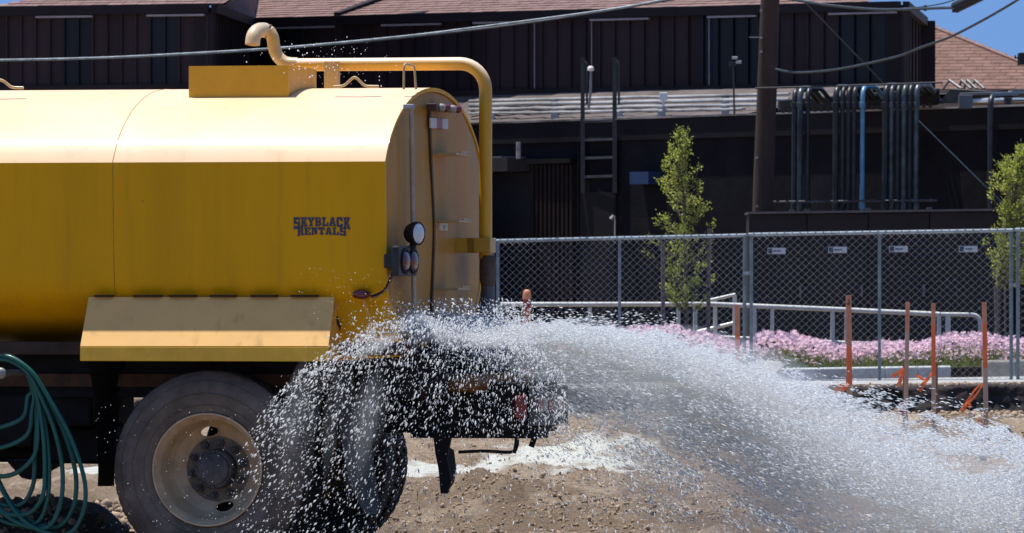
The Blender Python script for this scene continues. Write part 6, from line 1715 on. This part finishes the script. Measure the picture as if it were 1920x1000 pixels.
for k_ in range(12):
    x0_ = wr.uniform(540, 740); y0_ = wr.uniform(650, 730); ln_ = wr.uniform(150, 280); yy = np.linspace(y0_, y0_ + ln_, 7)
    P_ = [W(x0_ - (y_ - y0_) * wr.uniform(.1, .16), y_, 39.15) for y_ in yy]
    rmax = wr.uniform(.04, .09); rr_ = [max(.003, rmax * math.sin(math.pi * (i + .15) / 6.3)) for i in range(7)]
    m_ = bpy.data.materials.new('falling_veil'); m_.use_nodes = True; t2 = m_.node_tree; t2.nodes.remove(t2.nodes['Principled BSDF'])
    pv = t2.nodes.new('ShaderNodeVolumeScatter'); pv.inputs['Color'].default_value = (.88, .93, 1, 1); pv.inputs['Density'].default_value = wr.uniform(.2, .65); pv.inputs['Anisotropy'].default_value = .3
    t2.links.new(pv.outputs[0], t2.nodes['Material Output'].inputs['Volume'])
    mb = MB(); mb.tube(P_, rr_, 10); o = mb.build('falling_veil', m_, parent=wo, smooth=180); o['kind'] = 'stuff'
for k_ in range(26):
    x0_ = wr.uniform(640, 900); ln_ = wr.uniform(60, 190); xx = np.linspace(x0_, x0_ + ln_, 7); dt_ = wr.uniform(6, 46)
    P_ = [W(x_, float(np.interp(x_, [640, 690, 740, 780, 900, 1100], [652, 612, 594, 586, 600, 612])) + dt_ + 4 * math.sin(x_ * .05 + k_), 39.9) for x_ in xx]
    oy = wr.uniform(-.5, .7); P_ = [p + Vector((0, oy, 0)) for p in P_]
    rmax = wr.uniform(.018, .045); rr_ = [max(.003, rmax * math.sin(math.pi * (i + .15) / 6.3)) for i in range(7)]
    m_ = bpy.data.materials.new('froth_wisp'); m_.use_nodes = True; t2 = m_.node_tree; t2.nodes.remove(t2.nodes['Principled BSDF'])
    pv = t2.nodes.new('ShaderNodeVolumeScatter'); pv.inputs['Color'].default_value = (.93, .96, 1, 1); pv.inputs['Density'].default_value = wr.uniform(4, 13); pv.inputs['Anisotropy'].default_value = .3
    t2.links.new(pv.outputs[0], t2.nodes['Material Output'].inputs['Volume'])
    mb = MB(); mb.tube(P_, rr_, 10); o = mb.build('froth_wisp', m_, parent=wo, smooth=180); o['kind'] = 'stuff'
def stream(px, t_): return float(np.interp(px, TXs, TTs) * (1 - t_) + np.interp(px, TXs, TBs) * t_)
for k_ in range(34):
    if k_ < 12: t_ = wr.uniform(.05, .35); x0_ = wr.uniform(820, 1300)
    else: t_ = wr.uniform(.08, .95); x0_ = wr.uniform(1000, 1750)
    ln_ = wr.uniform(220, 560); xx = np.linspace(x0_, x0_ + ln_, 9)
    P_ = [W(x_, stream(x_, t_), 40.9 + wr.normal(0, .02)) + Vector((0, wr.normal(0, .3) * 0, 0)) for x_ in xx]
    oy = wr.normal(0, .25); P_ = [p + Vector((0, oy, 0)) for p in P_]
    rmax = wr.uniform(.05, .16) * (1 + (x0_ - 800) / 1500)
    rr_ = [max(.004, rmax * math.sin(math.pi * (i + .15) / 8.3) ** .8) for i in range(9)]
    m_ = bpy.data.materials.new('mist_wisp'); m_.use_nodes = True; t2 = m_.node_tree; t2.nodes.remove(t2.nodes['Principled BSDF'])
    pv = t2.nodes.new('ShaderNodeVolumeScatter'); pv.inputs['Color'].default_value = (.88, .93, 1, 1); pv.inputs['Density'].default_value = wr.uniform(.5, 2.6) * .12 / rmax; pv.inputs['Anisotropy'].default_value = .3
    t2.links.new(pv.outputs[0], t2.nodes['Material Output'].inputs['Volume'])
    mb = MB(); mb.tube(P_, rr_, 12); o = mb.build('mist_wisp', m_, parent=wo, smooth=180); o['kind'] = 'stuff'
